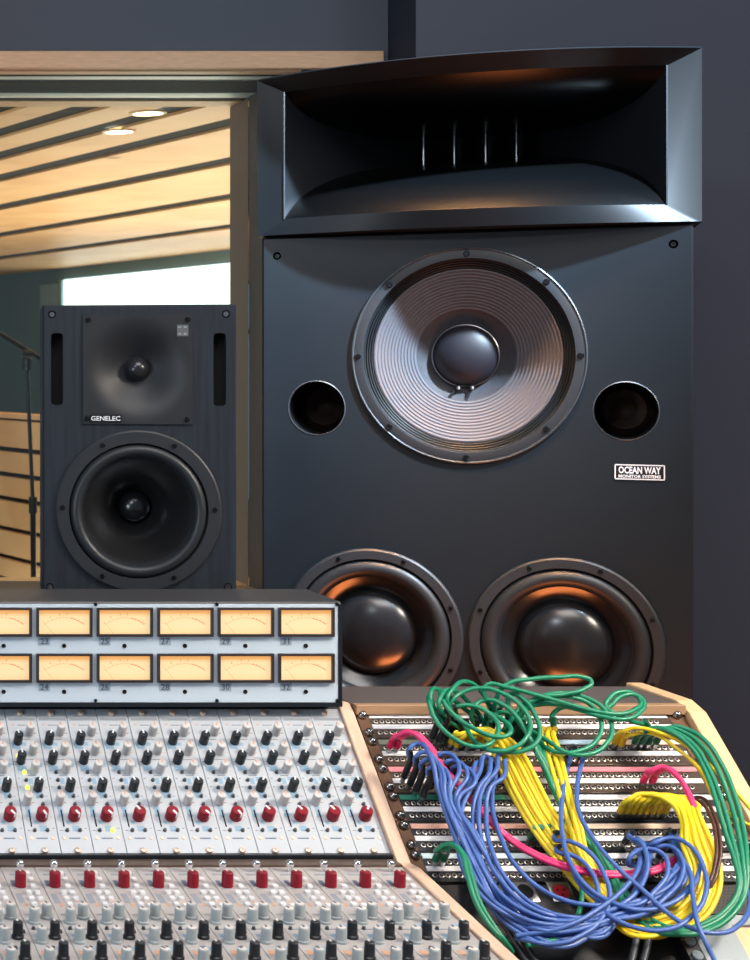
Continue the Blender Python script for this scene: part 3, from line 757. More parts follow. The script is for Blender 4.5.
def module_lower():
    r = empty('fader_module')
    obj('face_plate', bx(.0004, PT-.0004, -LLn, 0, -.004, 0, bev=.0004), M['modlow'], r)
    b = bmesh.new()
    for (u, v, ww, hh, mi) in ((.0225, .030, .030, .006, 1), (.008, .060, .006, .02, 2), (.036, .045, .005, .012, 3), (.0225, .078, .034, .002, 1), (.008, .11, .008, .03, 1), (.0225, .160, .036, .0015, 1), (.012, .130, .004, .01, 3), (.034, .125, .003, .012, 3),
                           (.0225, .205, .034, .0015, 2), (.030, .262, .012, .012, 0), (.012, .225, .014, .010, 0), (.008, .272, .008, .012, 3), (.036, .195, .008, .008, 0), (.0225, .330, .034, .0015, 2), (.012, .345, .02, .012, 0)):
        box(b, u-ww/2, u+ww/2, -v-hh/2, -v+hh/2, 0, .0002, mi)
    obj('printing', b, [M['silk'], M['silkgrey'], M['silkdark'], M['silkbrown']], r)
    link_mesh('ball_knob', me_ball, r, (.0237, -.020, 0))
    o = link_mesh('gain_knob', K['redlow'], r, (.0152, -.070, 0)); o['label'] = 'crimson rotary knob'
    for u, v in ((.0300, .171), (.0115, .186), (.0103, .243), (.0075, .303), (.028, .343)): link_mesh('knob', K['greylow'], r, (u, -v, 0), (0, 0, random.uniform(-.5, .5)))
    for u, v in ((.0283, .230), (.0265, .289), (.010, .36)): link_mesh('knob', K['blacklow'], r, (u, -v, 0), (0, 0, random.uniform(-.4, .4)))
    for i in range(4):
        link_mesh('key', me_wb, r, (.031+.0015*(i % 2), -.030-.022*i, 0)); link_mesh('key', me_wb, r, (.0215, -.095-.019*i, 0))
    link_mesh('key', me_wb, r, (.033, -.115, 0)); link_mesh('key', me_wb, r, (.033, -.137, 0))
    for u, v in ((.007, .205), (.038, .215), (.020, .262), (.020, .318)): link_mesh('button', me_btn, r, (u, -v, 0))
    return r
lowm = module_lower()
for k in range(NM):
    r = lowm if k == 0 else copy_tree(lowm)
    p = L0+Vector((XE-PT*(k+1), 0, 0)); r.parent = con; r.location = W2L(p); r.rotation_euler = (TL, 0, 0)
# wooden cheek right of the console, following both slopes
CK = .019
q0 = S0+nv*.006; q1 = S0+ev*.262+nv*.003; q2 = L0+nvl*.003+Vector((0, -.01, 0)); q3 = L1+nvl*.003
pf = [(S0.y+.01, zb-.004), (q0.y, q0.z-.001), (q1.y-.008, q1.z), (q2.y-.01, q2.z), (q3.y, q3.z), (q3.y, q3.z-.16), (2.2, .6), (2.62, .6), (2.62, zb-.012)]
b = bmesh.new(); prism(b, [(y-2.3, z) for y, z in pf], XE+.0006, XE+CK); ck = obj('side_cheek', b, M['wood'], con)
md = ck.modifiers.new('edge', 'BEVEL'); md.width = .002; md.segments = 2

# ================================================================ PATCH BAY
P0 = Vector((0, 2.515, CZ-.5134)); PX0, PX1 = .9455, 1.431; UH = .04854
rack = tag(empty('equipment_rack', (PX0, 2.3, 0)), 'sloping patch bay rack with maple side and taupe top beside the mixing console', 'rack')
def R2L(p): return (p[0]-PX0, p[1]-2.3, p[2])
wr = PX1-PX0; bt = P0+ev*(UH*6+.002); bt2 = P0+ev*.445
b = bmesh.new()
pf = [(2.66, .55), (2.66, CZ-.503), (2.52, CZ-.503), (P0.y+.004, P0.z-.010), (bt2.y, bt2.z-.012), (bt2.y, bt2.z-.22), (2.35, .55)]
prism(b, [(y-2.3, z) for y, z in pf], 0, wr); obj('rack_housing', b, M['housing'], rack)
z0 = at(0, 711.5, 2.51).z; z1 = at(0, 705, 2.51).z
obj('front_edge_strip', bx(0, wr, .205, .222, z0-.004, z1+.0005, bev=.001), M['tan'], rack)
qa = P0+nv*.012; qb = P0+ev*.445+nv*.012
b = bmesh.new(); pf = [(2.673, CZ-.499), (2.535, CZ-.499), (qa.y-.008, qa.z-.006), (qb.y, qb.z), (qb.y, qb.z-.2), (2.3, .0), (2.673, .0)]
prism(b, [(y-2.3, z) for y, z in pf], wr+.0008, wr+.0008+.026); ck = obj('side_cheek', b, M['woodr'], rack)
md = ck.modifiers.new('edge', 'BEVEL'); md.width = .002; md.segments = 2
b = bx(0, .03, -.04, .3, 0, .56); obj('leg', b, M['bridge'], rack)
# lower socket panel and perforated vent panel
def on_patch(px, py, h=0):
    return hit(px, py, P0+nv*h, nv)
pl = empty('socket_panel', R2L(P0+ev*(UH*6+.004)+Vector((PX0, 0, 0))), (TH, 0, 0), rack)
obj('panel_face', bx(.004, wr-.004, -.062, 0, -.006, -.001), M['bayblack'], pl)
def socket(px, py, m2, lab=None):
    p = on_patch(px, py); q = p-(P0+ev*(UH*6+.004)+Vector((PX0, 0, 0))); u, v = q.x, q.dot(ev)
    b = bmesh.new(); box(b, -.0150, .0150, -.0155, .0155, -.001, .001, 0, bev=.0006)
    lathe(b, [(.0128, .001), (.0125, .0022), (.0108, .0022), (.0105, -.001+.002)], 'z', 24, mi=0); lathe(b, [(.0105, .0012), (0, .0012)], 'z', 24, mi=1)
    for a in (30, 150, 270): lathe(b, [(.0016, .0016), (0, .0016)], 'z', 8, c=(.005*math.cos(math.radians(a)), .005*math.sin(math.radians(a)), 0), mi=2)
    o = obj('socket', b, [M['steel'], m2, M['hole']], pl, smooth=40, loc=(u, -v, 0))
    if lab: o['label'] = lab
socket(561, 892, M['xlr_red'], 'socket with red insert')
for px in (525, 597, 633, 489): socket(px, 892, M['hole'])
me_jack = simple_mesh(lambda b: (lathe(b, [(.0034, 0), (.0034, .0009), (.0024, .0012), (.0021, .0002)], 'z', 12), lathe(b, [(.0021, .0003), (0, .0003)], 'z', 12, mi=1)), [M['jackring'], M['hole']], 40, 'jack')
me_ps = simple_mesh(lambda b: lathe(b, [(.0070, 0), (.0070, .002), (.0058, .0062), (.0030, .0086), (0, .0090)], 'z', 16), M['rackscrew'], 60, 'screw')
plabs = ['topmost patch panel row unit with two plain white paper strips', 'second patch panel from the top with olive, green and peach strip segments',
         'third patch panel from the top with a pink paper strip', 'fourth patch panel from the top with a green strip at its left half',
         'fifth patch panel from the top with a salmon paper strip', 'lowest patch panel with pale cyan strips above the socket row']
strips = [[(0, 1, 'strip')], [(0, .17, 's_olive'), (.17, .30, 's_olive'), (.30, .56, 's_green'), (.56, .72, 's_blue'), (.72, 1, 's_peach')], [(0, .16, 's_pink'), (.16, .42, 's_pink'), (.42, 1, 's_pink')],
          [(0, .34, 's_green'), (.34, .56, 's_olive'), (.56, 1, 'strip')], [(0, .55, 's_salmon'), (.55, 1, 's_peach')], [(0, .5, 's_cyan'), (.5, 1, 'strip')]]
for i in range(6):
    o0 = P0+ev*(UH*i)+Vector((PX0, 0, 0))
    t = tag(empty('patch_bay', o0, (TH, 0, 0)), plabs[i], 'patch panel', 'patch panels in the sloping rack')
    obj('panel_face', bx(.001, wr-.001, -UH+.0006, -.0003, -.006, 0, bev=.0004), M['bayface'] if i < 3 else M['bayblack'], t)
    obj('rack_ear', bx(.001, .017, -UH+.0006, -.0003, .0, .0008), M['ear'], t)
    obj('rack_ear', bx(wr-.024, wr-.001, -UH+.0006, -.0003, .0, .0008), M['ear'], t)
    X0 = .0185; X1 = .4585
    for (a, c_, m) in strips[i]:
        o = obj('designation_strip', bx(X0+(X1-X0)*a+.0003, X0+(X1-X0)*c_-.0003, -UH*.25, -UH*.085, .0, .0014), M[m], t); o['label'] = M[m].name
    obj('designation_strip', bx(X0, X1, -UH*.665, -UH*.50, .0, .0014), M['strip'], t)
    for row_ in (.375, .80):
        for k in range(48): link_mesh('jack', me_jack, t, (.0265+.00877*k, -UH*row_, .0001))
    for u in (.009, wr-.013):
        for vv in (.17, .83): link_mesh('screw', me_ps, t, (u, -UH*vv, .0008))

# lower right: perforated panel, grey rail, wooden board and a bracket lying on the slope
def slab(px0, px1, py0, py1, h0, h1, m, parent, name, bev=.0008):
    O = P0+Vector((PX0, 0, 0)); c = [on_patch(px, py, h1) for px, py in ((px0, py0), (px0, py1))]; c2 = on_patch(px1, (py0+py1)/2, h1); c0 = on_patch(px0, (py0+py1)/2, h1)
    v0, v1 = [(p-O).dot(ev) for p in c]; u0, u1 = c0.x-PX0, c2.x-PX0
    b = bx(u0, u1, -v1, -v0, h0, h1, bev=bev)
    o = obj(name, b, m, parent, loc=R2L(O)); o.rotation_euler = (TH, 0, 0); return o, (u0, u1, v0, v1)
pp, (a0, a1, v0, v1) = slab(655, 752, 886, 914, -.006, .002, M['perf'], rack, 'perforated_panel')
b = bmesh.new()
for i in range(22):
    for j in range(8):
        x = a0+.003+(a1-a0-.006)*(i+.5*(j % 2))/22.5; y = -v0-.003-(v1-v0-.006)*j/7.5
        lathe(b, [(.0012, .0023), (0, .0023)], 'z', 8, c=(x, y, 0))
obj('perforation', b, M['hole'], pp)
slab(650, 753, 915, 925, -.004, .006, M['plate'], rack, 'metal_rail')
slab(600, 770, 926, 985, -.012, .001, M['woodr'], rack, 'wooden_board')
slab(440, 690, 926, 985, -.012, .004, M['bayblack'], rack, 'lower_board')
br = tag(empty('metal_bracket', on_patch(698, 926, .003), (TH, 0, 0)), 'light grey metal bracket plate with round fixings on a black strip', 'bracket')
obj('plate', bx(-.020, .020, -.10, .0, .0005, .012, bev=.001), M['plate'], br)
obj('plate', bx(.021, .040, -.10, .0, .0005, .008, bev=.001), M['plate'], br)
obj('mounting_strip', bx(-.042, -.0205, -.10, .0, .0005, .016, bev=.001), M['bayblack'], br)
for y in (-.012, -.033, -.054, -.075):
    b = bmesh.new(); lathe(b, [(.0065, 0), (.0065, .003), (.004, .0045), (0, .0045)], 'z', 16, c=(-.031, y, .016)); obj('fixing', b, M['plate'], br, smooth=40)

# ================================================================ PATCH CABLES
def cable(pts, rad, m, label, group, boots=(None, None), pl=None, name='patch_cable'):
    """pts: (px, py, height above the sloping patch plane)"""
    pts = list(pts)
    if not boots[1] and pts[-1][2] > .031 and pts[-1][1] < 955 and pts[-1][0] < 752: pts.append((pts[-1][0]+(pts[-1][0]-pts[-2][0])*.35, pts[-1][1]+(pts[-1][1]-pts[-2][1])*.35, .010))
    W = [on_patch(p[0], p[1], p[2]) for p in pts]
    pl = pl or (.036 if boots[0] is M['blackplastic'] else .028)
    # plug ends drop along the normal onto the panel
    path = list(W)
    if boots[0]: path = [on_patch(pts[0][0], pts[0][1], 0)+nv*pl]+path[1:]
    if boots[1]: path = path[:-1]+[on_patch(pts[-1][0], pts[-1][1], 0)+nv*pl]
    cu = bpy.data.curves.new(name, 'CURVE'); cu.dimensions = '3D'; cu.bevel_depth = rad; cu.bevel_resolution = 3; cu.resolution_u = 8; cu.use_fill_caps = True
    sp = cu.splines.new('BEZIER'); sp.bezier_points.add(len(path)-1)
    for bp, p in zip(sp.bezier_points, path):
        bp.co = p; bp.handle_left_type = bp.handle_right_type = 'AUTO'
    cu.materials.append(m)
    tmp = bpy.data.objects.new(name, cu); C.objects.link(tmp); bpy.context.view_layer.update()
    me = bpy.data.meshes.new_from_object(tmp.evaluated_get(bpy.context.evaluated_depsgraph_get()))
    bpy.data.objects.remove(tmp); bpy.data.curves.remove(cu); me.name = name
    for p in me.polygons: p.use_smooth = True
    o = bpy.data.objects.new(name, me); C.objects.link(o); tag(o, label, 'cable', group)
    for k, bt_ in enumerate(boots):
        if not bt_: continue
        e = path[0] if k == 0 else path[-1]; nx = path[1] if k == 0 else path[-2]
        base_ = e-nv*pl; dirn = (nx-e).normalized()
        b = bmesh.new(); tube_between(b, base_+nv*.0008, base_+nv*.012, .0036, 12, 0)
        tube_between(b, base_+nv*.012, e, .0048, 12, 1, .0044)
        tube_between(b, e-nv*.002, e+(dirn*.6+nv*.4).normalized()*.016, .0046, 12, 1, rad*1.08)
        obj('plug', b, [M['steel'], bt_], o, smooth=40)
    return o
def jit(pts, s, hs=.004, keep=0, dx=0, dy=0):
    n = len(pts); out = []
    ox, oy = random.uniform(-s, s), random.uniform(-s, s)
    for i, p in enumerate(pts):
        w_ = 1 if keep == 0 else min(1, i/max(1, keep))
        out.append((p[0]+dx*w_+(ox+random.uniform(-s, s)*.4)*w_, p[1]+dy*w_+(oy+random.uniform(-s, s)*.4)*w_, max(.003, p[2]+random.uniform(-hs, hs)*w_)))
    return out
RG, RBl, RY, RP = .0033, .0031, .0034, .0036
# ---- pink
gp = 'pink patch cables'
for dx, dy, lb in ((0, 0, 'long pink patch cable from the bays near the console, outer strand'), (7, 3, 'long pink patch cable from the bays near the console, inner strand')):
    cable([(388+dx, 752, .02), (396+dx*.9, 737, .045), (409+dx*.6, 732+dy*.3, .06), (424+dx*.5, 742+dy*.3, .062), (441+dx*.2, 765, .06), (458, 783+dy, .055), (474, 801+dy, .05), (494, 823+dy, .045), (512, 839+dy, .04), (533, 852+dy, .045), (556, 862+dy, .046),
           (585, 870+dy, .046), (611, 873+dy, .044), (636, 872+dy, .042), (660, 867+dy, .04), (684, 857+dy, .02)], RP, M['c_pink'], lb, gp, (M['b_pink'], M['b_pink']))
for dx, lb in ((0, 'short pink patch cable arching over the yellow bundle, outer strand'), (9, 'short pink patch cable arching over the yellow bundle, inner strand')):
    cable([(640+dx, 787, .02), (650+dx*.9, 772, .05), (662+dx*.6, 767+dx*.2, .06), (676+dx*.3, 775+dx*.25, .065), (687+dx*.1, 790+dx*.3, .065), (695-dx*.2, 808, .065), (699-dx*.4, 827, .06), (696-dx*.4, 842, .045), (690-dx*.3, 856, .02)], RP, M['c_pink'], lb, gp, (M['b_pink'], None))
# ---- blue, left drooping bundle
gb = 'blue patch cables drooping from the near bays'
lb = 'blue patch cable in the drooping bundle below the near bays'
starts = [(402, 782), (408, 789), (414, 795), (421, 801), (431, 788), (438, 795), (446, 799)]
for i, (sx, sy) in enumerate(starts):
    o = i-3.5
    tail = random.choice([[(600, 925, .05), (640, 905, .055), (668, 878, .06), (684, 852, .05), (672, 838, .03)],
                          [(590, 937, .05), (618, 918, .05), (640, 880, .055), (648, 852, .04), (636, 840, .02)],
                          [(596, 920, .05), (650, 912, .055), (688, 888, .06), (700, 862, .05), (690, 843, .03)]])
    pts = [(sx, sy, .02), (sx+7, sy-31, .062), (sx+17, sy-35+o, .07), (sx+29, sy-23+o, .074), (450+o*3, 797+o*2, .068), (468+o*3.4, 835, .062), (488+o*4.0, 872, .056), (508+o*4.2, 905+o*-1, .05), (540+o*3, 929-o*2.5, .048), (568+o*2, 936-o*3.2, .048)]+tail
    cable(jit(pts, 2, keep=5), RBl, M['c_blue'], lb, gb, (M['blackplastic'], None), pl=.05)
# middle hanging blue
gb2 = 'blue patch cables hanging from the middle bays'; lb = 'blue patch cable hanging from the middle bays beside the yellow bundle'
for i, (sx, sy) in enumerate([(478, 786), (486, 780), (493, 783), (500, 779), (507, 784)]):
    o = i-2
    pts = [(sx, sy, .02), (sx-1, sy-24, .056), (sx-5+o, sy-8, .068), (478+o*6, 788, .064), (471+o*8, 812, .06), (475+o*9, 850, .06), (492+o*9, 885-o*2, .06), (525+o*7, 912-o*3, .058), (570+o*4, 922-o*3, .055), (620, 914-o*2, .055), (660, 895+o*3, .055), (684+o*3, 868, .05), (676+o*3, 843, .03)]
    cable(jit(pts, 2, keep=4), RBl, M['c_blue'], lb, gb2, (M['blackplastic'], None))
# individual blue loops
loops = [
 ('blue patch cable making the widest low loop and rising near the pink ends', [(566, 762, .02), (563, 790, .05), (563, 838, .055), (573, 868, .06), (590, 889, .064), (616, 904, .066), (644, 910, .066), (669, 904, .066), (690, 889, .066), (699, 871, .062), (696, 852, .055), (682, 840, .045), (661, 839, .035), (644, 846, .02)]),
 ('blue patch cable crossing the tangle diagonally toward the wooden cheek', [(578, 764, .02), (577, 790, .055), (580, 815, .062), (598, 845, .066), (618, 868, .068), (644, 891, .07), (669, 914, .07), (694, 929, .07), (722, 933, .068), (740, 924, .062), (749, 908, .05), (747, 890, .02)]),
 ('blue patch cable running down off the desk edge', [(662, 846, .02), (676, 852, .05), (690, 872, .07), (693, 898, .075), (700, 930, .08), (713, 957, .07), (728, 990, .06)]),
 ('blue patch cable looping from the black boots to the low bundle', [(622, 848, .02), (630, 838, .05), (640, 842, .06), (647, 858, .064), (644, 880, .064), (628, 900, .064), (600, 914, .06), (560, 921, .058), (530, 915, .055), (508, 898, .05)]),
 ('blue patch cable looping beneath the short pink cables', [(656, 862, .02), (656, 848, .05), (669, 846, .06), (681, 857, .066), (682, 876, .066), (666, 897, .066), (643, 914, .062), (610, 920, .06), (560, 932, .058), (530, 928, .055)]),
 ('blue patch cable with a small round loop near the middle jacks', [(548, 848, .02), (556, 840, .045), (572, 842, .055), (590, 853, .06), (604, 874, .062), (610, 896, .062), (602, 918, .06), (580, 936, .058), (552, 944, .055), (524, 940, .05)]),
 ('blue patch cable curling under the small round loop', [(550, 862, .02), (558, 852, .045), (574, 856, .05), (590, 870, .055), (598, 892, .056), (592, 914, .055), (574, 928, .055), (545, 934, .05), (515, 922, .05)]),
 ('blue patch cable hanging straight between the jacks and the low bundle', [(496, 770, .02), (492, 800, .05), (500, 835, .055), (518, 868, .06), (548, 893, .06), (590, 905, .06), (640, 900, .06), (672, 884, .06), (690, 862, .05), (700, 880, .05), (704, 905, .05)]),
 ('blue patch cable making the tall narrow loop left of the yellow ring', [(640, 862, .02), (650, 845, .05), (672, 838, .06), (690, 846, .068), (703, 866, .07), (706, 892, .072), (692, 916, .072), (664, 930, .07), (630, 926, .066), (604, 912, .06)]),
 ('blue patch cable with a loop around the black boots', [(632, 880, .02), (628, 862, .05), (640, 850, .06), (660, 852, .066), (668, 868, .068), (656, 890, .066), (630, 906, .064), (600, 900, .06), (580, 884, .055), (570, 862, .05)]),
 ('blue patch cable climbing from the low bundle past the red socket', [(516, 936, .05), (560, 928, .062), (600, 908, .066), (630, 882, .068), (640, 862, .06), (636, 850, .03)]),
]
for lab, pts in loops: cable(pts, RBl, M['c_blue'], lab, 'looped blue patch cables', (M['blackplastic'] if pts[0][2] < .03 else None, None))
# black boots by themselves are plugs on short black leads
for j, (sx, sy) in enumerate([(430, 742), (437, 746), (444, 741)]):
    cable([(sx, sy, .02), (sx+1+j, sy-40, .085), (sx+1+j*3, sy-50, .09), (sx+9+j*9, sy-52-j*3, .075), (sx+26+j*8, sy-40-j, .055), (sx+50, sy-20, .03)], RG, M['c_green'],
          'green patch cable standing up from black boots beside the upper left bays', 'green cables on tall black boots', (M['blackplastic'], None), pl=.062)
# ---- yellow left bundle
gy = 'yellow patch cables crossing down the middle'; lb = 'yellow patch cable in the thick diagonal bundle of the middle bays'
for i in range(8):
    o = i-3.5; sx = 449+i*5.5; sy = 748+(i % 2)*3
    pts = [(sx, sy, .02), (sx+8, sy-13, .045), (480+o*3, 729+abs(o), .052), (497+o*3.2, 738+o*.6, .052), (511+o*3.3, 760-o, .05), (526+o*3.1, 790-o*2, .045), (543+o*2.8, 820-o*2, .038), (570+o*2.2, 855-o*3, .03), (600+o*2, 890-o*3, .026), (632+o*3, 915-o*2.5, .028), (660, 926-o*3, .028), (690, 912+o*2, .03)]
    pts = [(p[0]+o*.35, p[1], p[2]+(.004 if i % 2 else 0)) if k > 2 else p for k, p in enumerate(pts)]
    cable(jit(pts, .8, .001, keep=3), RY, M['c_yellow'], lb, gy, (M['b_yellow'], None))
lb = 'yellow patch cable in the pair just right of the thick diagonal bundle'
for i in range(3):
    o = i*6
    cable(jit([(536+o, 742, .02), (541+o, 735, .04), (547+o, 752, .05), (557+o*.8, 785, .05), (568+o*.8, 820, .045), (582+o*.5, 860, .036), (600+o*.5, 890, .03), (635, 918+o*.6, .028), (672, 930, .028)], 1, .002, keep=3), RY, M['c_yellow'], lb, 'yellow cables right of the diagonal bundle', (M['b_yellow'], None))
# ---- yellow right ring bundle
lb = 'yellow patch cable in the ring bundle arching out of the lower bays'
for i in range(8):
    o = i-3.5; sx = 617+i*6.4
    pts = [(sx, 817, .02), (sx+9, 802, .048), (sx+24-i, 797-(7-i)*.4, .058), (668+i*4.2, 803-(7-i)*.3+i*.2, .062), (684+o*2.2+6, 818-i*.8, .064), (697+o*3.6, 842-o, .062), (706+o*3.8, 870, .058), (702+o*3.9, 895+o, .052), (688+o*3, 914+o*2.0, .046), (662+o*1.5, 925+o*2.4, .042), (632, 926+o*2.8, .038), (612, 914+o*2.5, .03)]
    pts = [(p[0]+o*.25, p[1], p[2]+(.004 if i % 2 else 0)) if k > 3 else p for k, p in enumerate(pts)]
    cable(jit(pts, 1.1, .001, keep=4), RY, M['c_yellow'], lb, 'yellow cables in the ring bundle', (M['b_yellow'], None))
cable([(612, 748, .02), (620, 733, .045), (634, 728, .055), (660, 733, .06), (684, 744, .062), (708, 764, .062), (732, 788, .06), (756, 815, .055), (790, 850, .05)], RY*.8, M['c_yellow'], 'thin yellow patch cable crossing over the wooden cheek of the rack', 'single yellow cables', (M['b_yellow'], None))
cable([(618, 750, .02), (627, 736, .04), (650, 733, .05), (676, 748, .055), (700, 770, .055), (716, 800, .055), (735, 818, .055), (765, 830, .05)], RY*.8, M['c_yellow'], 'thin yellow patch cable leaving low across the rack side', 'single yellow cables', (M['b_yellow'], None))
for k, lab in enumerate(('brown patch cable inside the yellow ring bundle, outer strand', 'brown patch cable inside the yellow ring bundle, inner strand')):
    cable([(690-k*4, 798, .03), (702-k*3, 798+k*3, .05), (713-k*3, 812+k*3, .066), (720-k*4, 838, .07), (719-k*4, 864, .068), (710-k*3, 888, .06), (697, 905, .04)], .0024, M['c_brown'], lab, 'brown patch cables', (None, None))
# ---- green, right arcs
for i in range(4):
    sx = 632+i*7; o = i
    pts = [(sx, 748, .02), (sx+10, 734, .045), (655+o*6, 728-o*.3, .06), (672+o*5, 733-o, .066), (690+o*5, 747-o*2, .07), (704+o*6, 770-o*2, .07), (716+o*6, 802-o*3, .068), (726+o*6, 836-o*2, .066), (735+o*4, 865, .064), (738+o*3, 888, .06), (728+o*2, 908+o*2, .055), (708, 922+o*3, .052), (682, 929+o*2, .05), (655, 922+o*3, .046), (628, 899+o*3.5, .042), (610, 870+o*2, .04), (592, 842, .036), (576, 822, .02)]
    cable(jit(pts, 1, .002, keep=3), RG, M['c_green'], ['green patch cable arcing down the right side of the rack, innermost of four', 'green patch cable arcing down the right side of the rack, second of four', 'green patch cable arcing down the right side of the rack, third of four', 'green patch cable arcing down the right side of the rack, outermost of four'][i], 'green cables on the right side', (M['b_green'], None))
for i in range(3):
    cable(jit([(522+i*7, 750, .02), (530+i*6, 741, .045), (540+i*3, 760, .05), (551+i*3, 785, .045), (566+i*3, 815, .04), (590+i*3, 845, .036), (610+i*3, 873, .034), (626+i*3, 900, .034), (650, 918+i*3, .036)], 1, .002, keep=3), RG, M['c_green'], 'green patch cable running diagonally beneath the blue loops', 'green diagonal cables', (M['b_green'], None))
# green lower near pair + middle pair
for i in range(2):
    cable([(433+i*8, 865, .02), (437+i*7, 850, .055), (450+i*4, 844+i*2, .075), (461+i*3, 853+i*2, .084), (467+i*4, 873, .086), (475+i*4, 900, .084), (487+i*4, 922, .08), (504+i*2, 942+i, .07)], RG, M['c_green'], ('green patch cable arching out of the lowest bay beside the console, outer strand', 'green patch cable arching out of the lowest bay beside the console, inner strand')[i], 'green cables in the lowest bay', (M['b_green'], None))
for i in range(3):
    cable([(528+i*7, 843, .02), (534+i*6, 830, .034), (544+i*5, 824, .034), (556+i*4, 824, .022), (574+i*3, 832, .010), (598, 852+i*2, .010), (620, 880+i*2, .010)], RG, M['c_green'], 'green patch cable emerging under the diagonal yellow bundle', 'green cables under the yellow bundle', (M['b_green'], None))
cable([(527, 945, .05), (542, 943, .05), (562, 936, .045), (578, 915, .04), (582, 890, .04), (578, 870, .035)], RG, M['c_green'], 'green patch cable peeking out at the bottom of the blue bundle', 'low green cables', (None, None))
# ---- green top tangle
tang = [
 ('green patch cable with the tall upright left loop', [(452, 742, .02), (438, 716, .06), (430, 697, .075), (429, 702, .085), (435, 719, .08), (448, 734, .075), (467, 745, .07), (484, 746, .07), (495, 738, .07), (498, 725, .07), (490, 714, .07), (474, 706, .07), (456, 707, .065), (444, 716, .05), (448, 738, .02)]),
 ('green patch cable with the upright loop beside the tallest one', [(462, 744, .02), (450, 708, .07), (441, 693, .08), (444, 703, .085), (456, 717, .08), (473, 728, .078), (492, 736, .075), (506, 736, .075), (511, 730, .075), (503, 720, .07), (488, 714, .06), (480, 738, .02)]),
 ('green patch cable forming the big round loop over the housing top', [(456, 746, .02), (446, 714, .06), (451, 702, .075), (461, 693, .08), (482, 688, .085), (504, 694, .085), (521, 706, .085), (530, 722, .082), (526, 738, .08), (513, 748, .075), (495, 751, .07), (478, 744, .06), (466, 728, .05)]),
 ('green patch cable sweeping from the round loop to the small ring', [(493, 722, .03), (486, 700, .07), (485, 687, .085), (489, 684, .088), (506, 687, .088), (533, 694, .086), (561, 702, .084), (590, 710, .082), (618, 714, .08), (634, 710, .078), (641, 702, .076), (634, 694, .076), (620, 692, .076), (608, 700, .074), (606, 707, .072), (616, 714, .07), (640, 742, .02)]),
 ('green patch cable bowing highest above the housing top', [(488, 735, .02), (496, 700, .07), (506, 685, .085), (532, 679, .09), (560, 677, .092), (582, 677, .092), (591, 681, .09), (584, 689, .088), (566, 694, .085), (540, 698, .08), (520, 712, .06), (516, 742, .02)]),
 ('green patch cable looping right of the big round loop', [(500, 742, .02), (508, 708, .06), (511, 694, .075), (524, 700, .08), (536, 717, .08), (540, 731, .078), (536, 743, .075), (525, 750, .07), (508, 752, .065), (492, 745, .05), (486, 730, .04)]),
 ('green patch cable dropping in the wide right loop', [(520, 742, .02), (530, 730, .05), (548, 741, .06), (568, 753, .065), (590, 754, .066), (606, 744, .068), (612, 727, .07), (604, 709, .075), (584, 697, .078), (560, 693, .08), (538, 698, .078), (520, 708, .07), (506, 728, .05)]),
 ('green patch cable hanging inside the wide right loop', [(526, 746, .02), (540, 743, .05), (558, 752, .06), (582, 750, .064), (598, 738, .066), (601, 721, .07), (591, 705, .074), (570, 697, .078), (548, 699, .076), (524, 712, .06), (510, 742, .02)]),
 ('green patch cable lying straight across toward the small ring', [(505, 746, .02), (520, 712, .06), (545, 704, .072), (572, 708, .076), (600, 716, .078), (626, 719, .078), (640, 712, .077), (644, 703, .077), (638, 696, .077), (622, 696, .076), (610, 706, .07), (596, 712, .065), (570, 706, .06), (552, 716, .045), (546, 744, .02)]),
 ('green patch cable with a pale highlight curving over the black boots', [(470, 744, .02), (472, 712, .06), (484, 700, .07), (502, 704, .075), (516, 716, .075), (526, 732, .072), (534, 748, .066), (546, 770, .055), (556, 795, .045)]),
 ('green patch cable under the tangle above the yellow boots', [(482, 746, .02), (490, 722, .05), (504, 712, .06), (520, 724, .062), (532, 742, .06), (548, 768, .05), (560, 800, .04)]),
]
for lab, pts in tang: cable(pts, RG, M['c_green'], lab, 'tangled green patch cables', (M['blackplastic'], M['b_green'] if pts[-1][2] < .03 else None))
# ---- black leads
for i in range(2):
    cable([(476+i*8, 868, .02), (488+i*7, 893, .03), (497+i*8, 914, .035), (510+i*9, 935, .035), (526+i*9, 960, .03), (545+i*8, 990, .03)], .0033, M['c_black'], ('black cable running down beside the lower green pair, near strand', 'black cable running down beside the lower green pair, far strand')[i], 'black leads by the console', (None, None))
    cable([(634+i*13, 905, .03), (637+i*12, 930, .04), (633+i*12, 955, .04), (622+i*10, 990, .04)], .0042, M['c_black'], ('black lead hanging from the blue loops above the bracket, near strand', 'black lead hanging from the blue loops above the bracket, far strand')[i], 'black leads above the bracket', (None, None))

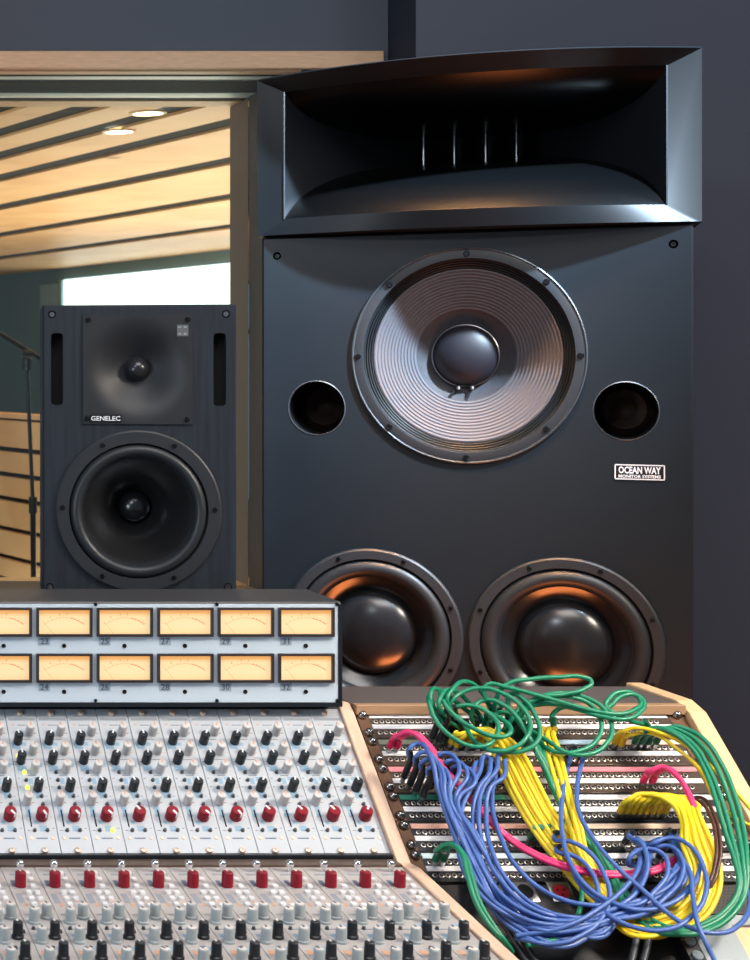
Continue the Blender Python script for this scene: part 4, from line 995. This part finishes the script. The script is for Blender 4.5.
# ================================================================ LIGHT
def area(name, loc, target, size, power, col, size_y=None, spread=None):
    l = bpy.data.lights.new(name, 'AREA'); l.energy = power; l.color = col; l.size = size
    if size_y: l.shape = 'RECTANGLE'; l.size_y = size_y
    if spread: l.spread = math.radians(spread)
    o = bpy.data.objects.new(name, l); C.objects.link(o); o.location = loc
    o.rotation_euler = (Vector(target)-Vector(loc)).to_track_quat('-Z', 'Y').to_euler()
    return o
area('key_light', (-.9, .2, 2.95), (1.6, 3.6, 1.7), .3, 15, (.80, .90, 1))
area('lip_light', (1.28, 3.02, 2.85), (1.43, 3.31, 1.87), .5, 2.2, (1, .50, .18), .12, spread=22)
area('console_light', (.9, 1.5, 3.1), (.9, 2.2, .9), 1.4, 31, (1, .95, .92), 1.0)
area('bridge_light', (-1.3, 1.3, 1.35), (.5, 2.5, 1.0), .6, 14, (.82, .92, 1))
area('cable_light', (2.7, 1.2, 2.6), (1.2, 2.35, .85), .5, 15, (1, .88, .74), spread=70)
area('cabinet_spot', (2.3, 2.1, 3.2), (1.40, 3.45, 1.86), .10, 24, (.60, .80, 1), spread=40)
area('low_warm_light', (1.5, 2.95, .15), (1.6, 3.4, 1.0), .6, 9, (1, .26, .07), .3)
area('wall_wash', (3.4, 2.0, 2.6), (2.7, 4.2, 1.9), .7, 8, (.82, .76, .95))
area('next_room_light', (2.7, 8.6, .4), (2.7, 8.61, 3), 3.0, 200, (1, .84, .64), 5.0)
area('next_room_low', (-.6, 5.4, 2.2), (1.0, 8.0, .9), 1.0, 40, (1, .88, .72))
wd = bpy.data.worlds.new('World'); bpy.context.scene.world = wd; wd.use_nodes = True
wd.node_tree.nodes['Background'].inputs[0].default_value = (.60, .70, .88, 1)
wd.node_tree.nodes['Background'].inputs[1].default_value = .24

# ================================================================ CAMERA
cam = bpy.data.cameras.new('camera'); co = bpy.data.objects.new('camera', cam); C.objects.link(co)
co.location = (0, 0, CZ); co.rotation_euler = (PI/2, 0, 0)
cam.sensor_fit = 'VERTICAL'; cam.sensor_height = 36; cam.lens = 36*F/960
cam.shift_x = (375-PX)/960; cam.shift_y = (HY-480)/960; cam.clip_start = .05
cam.dof.use_dof = True; cam.dof.focus_distance = 2.75; cam.dof.aperture_fstop = 14
bpy.context.scene.camera = co
vs = bpy.context.scene.view_settings
vs.view_transform = 'Standard'; vs.look = 'None'; vs.exposure = 0
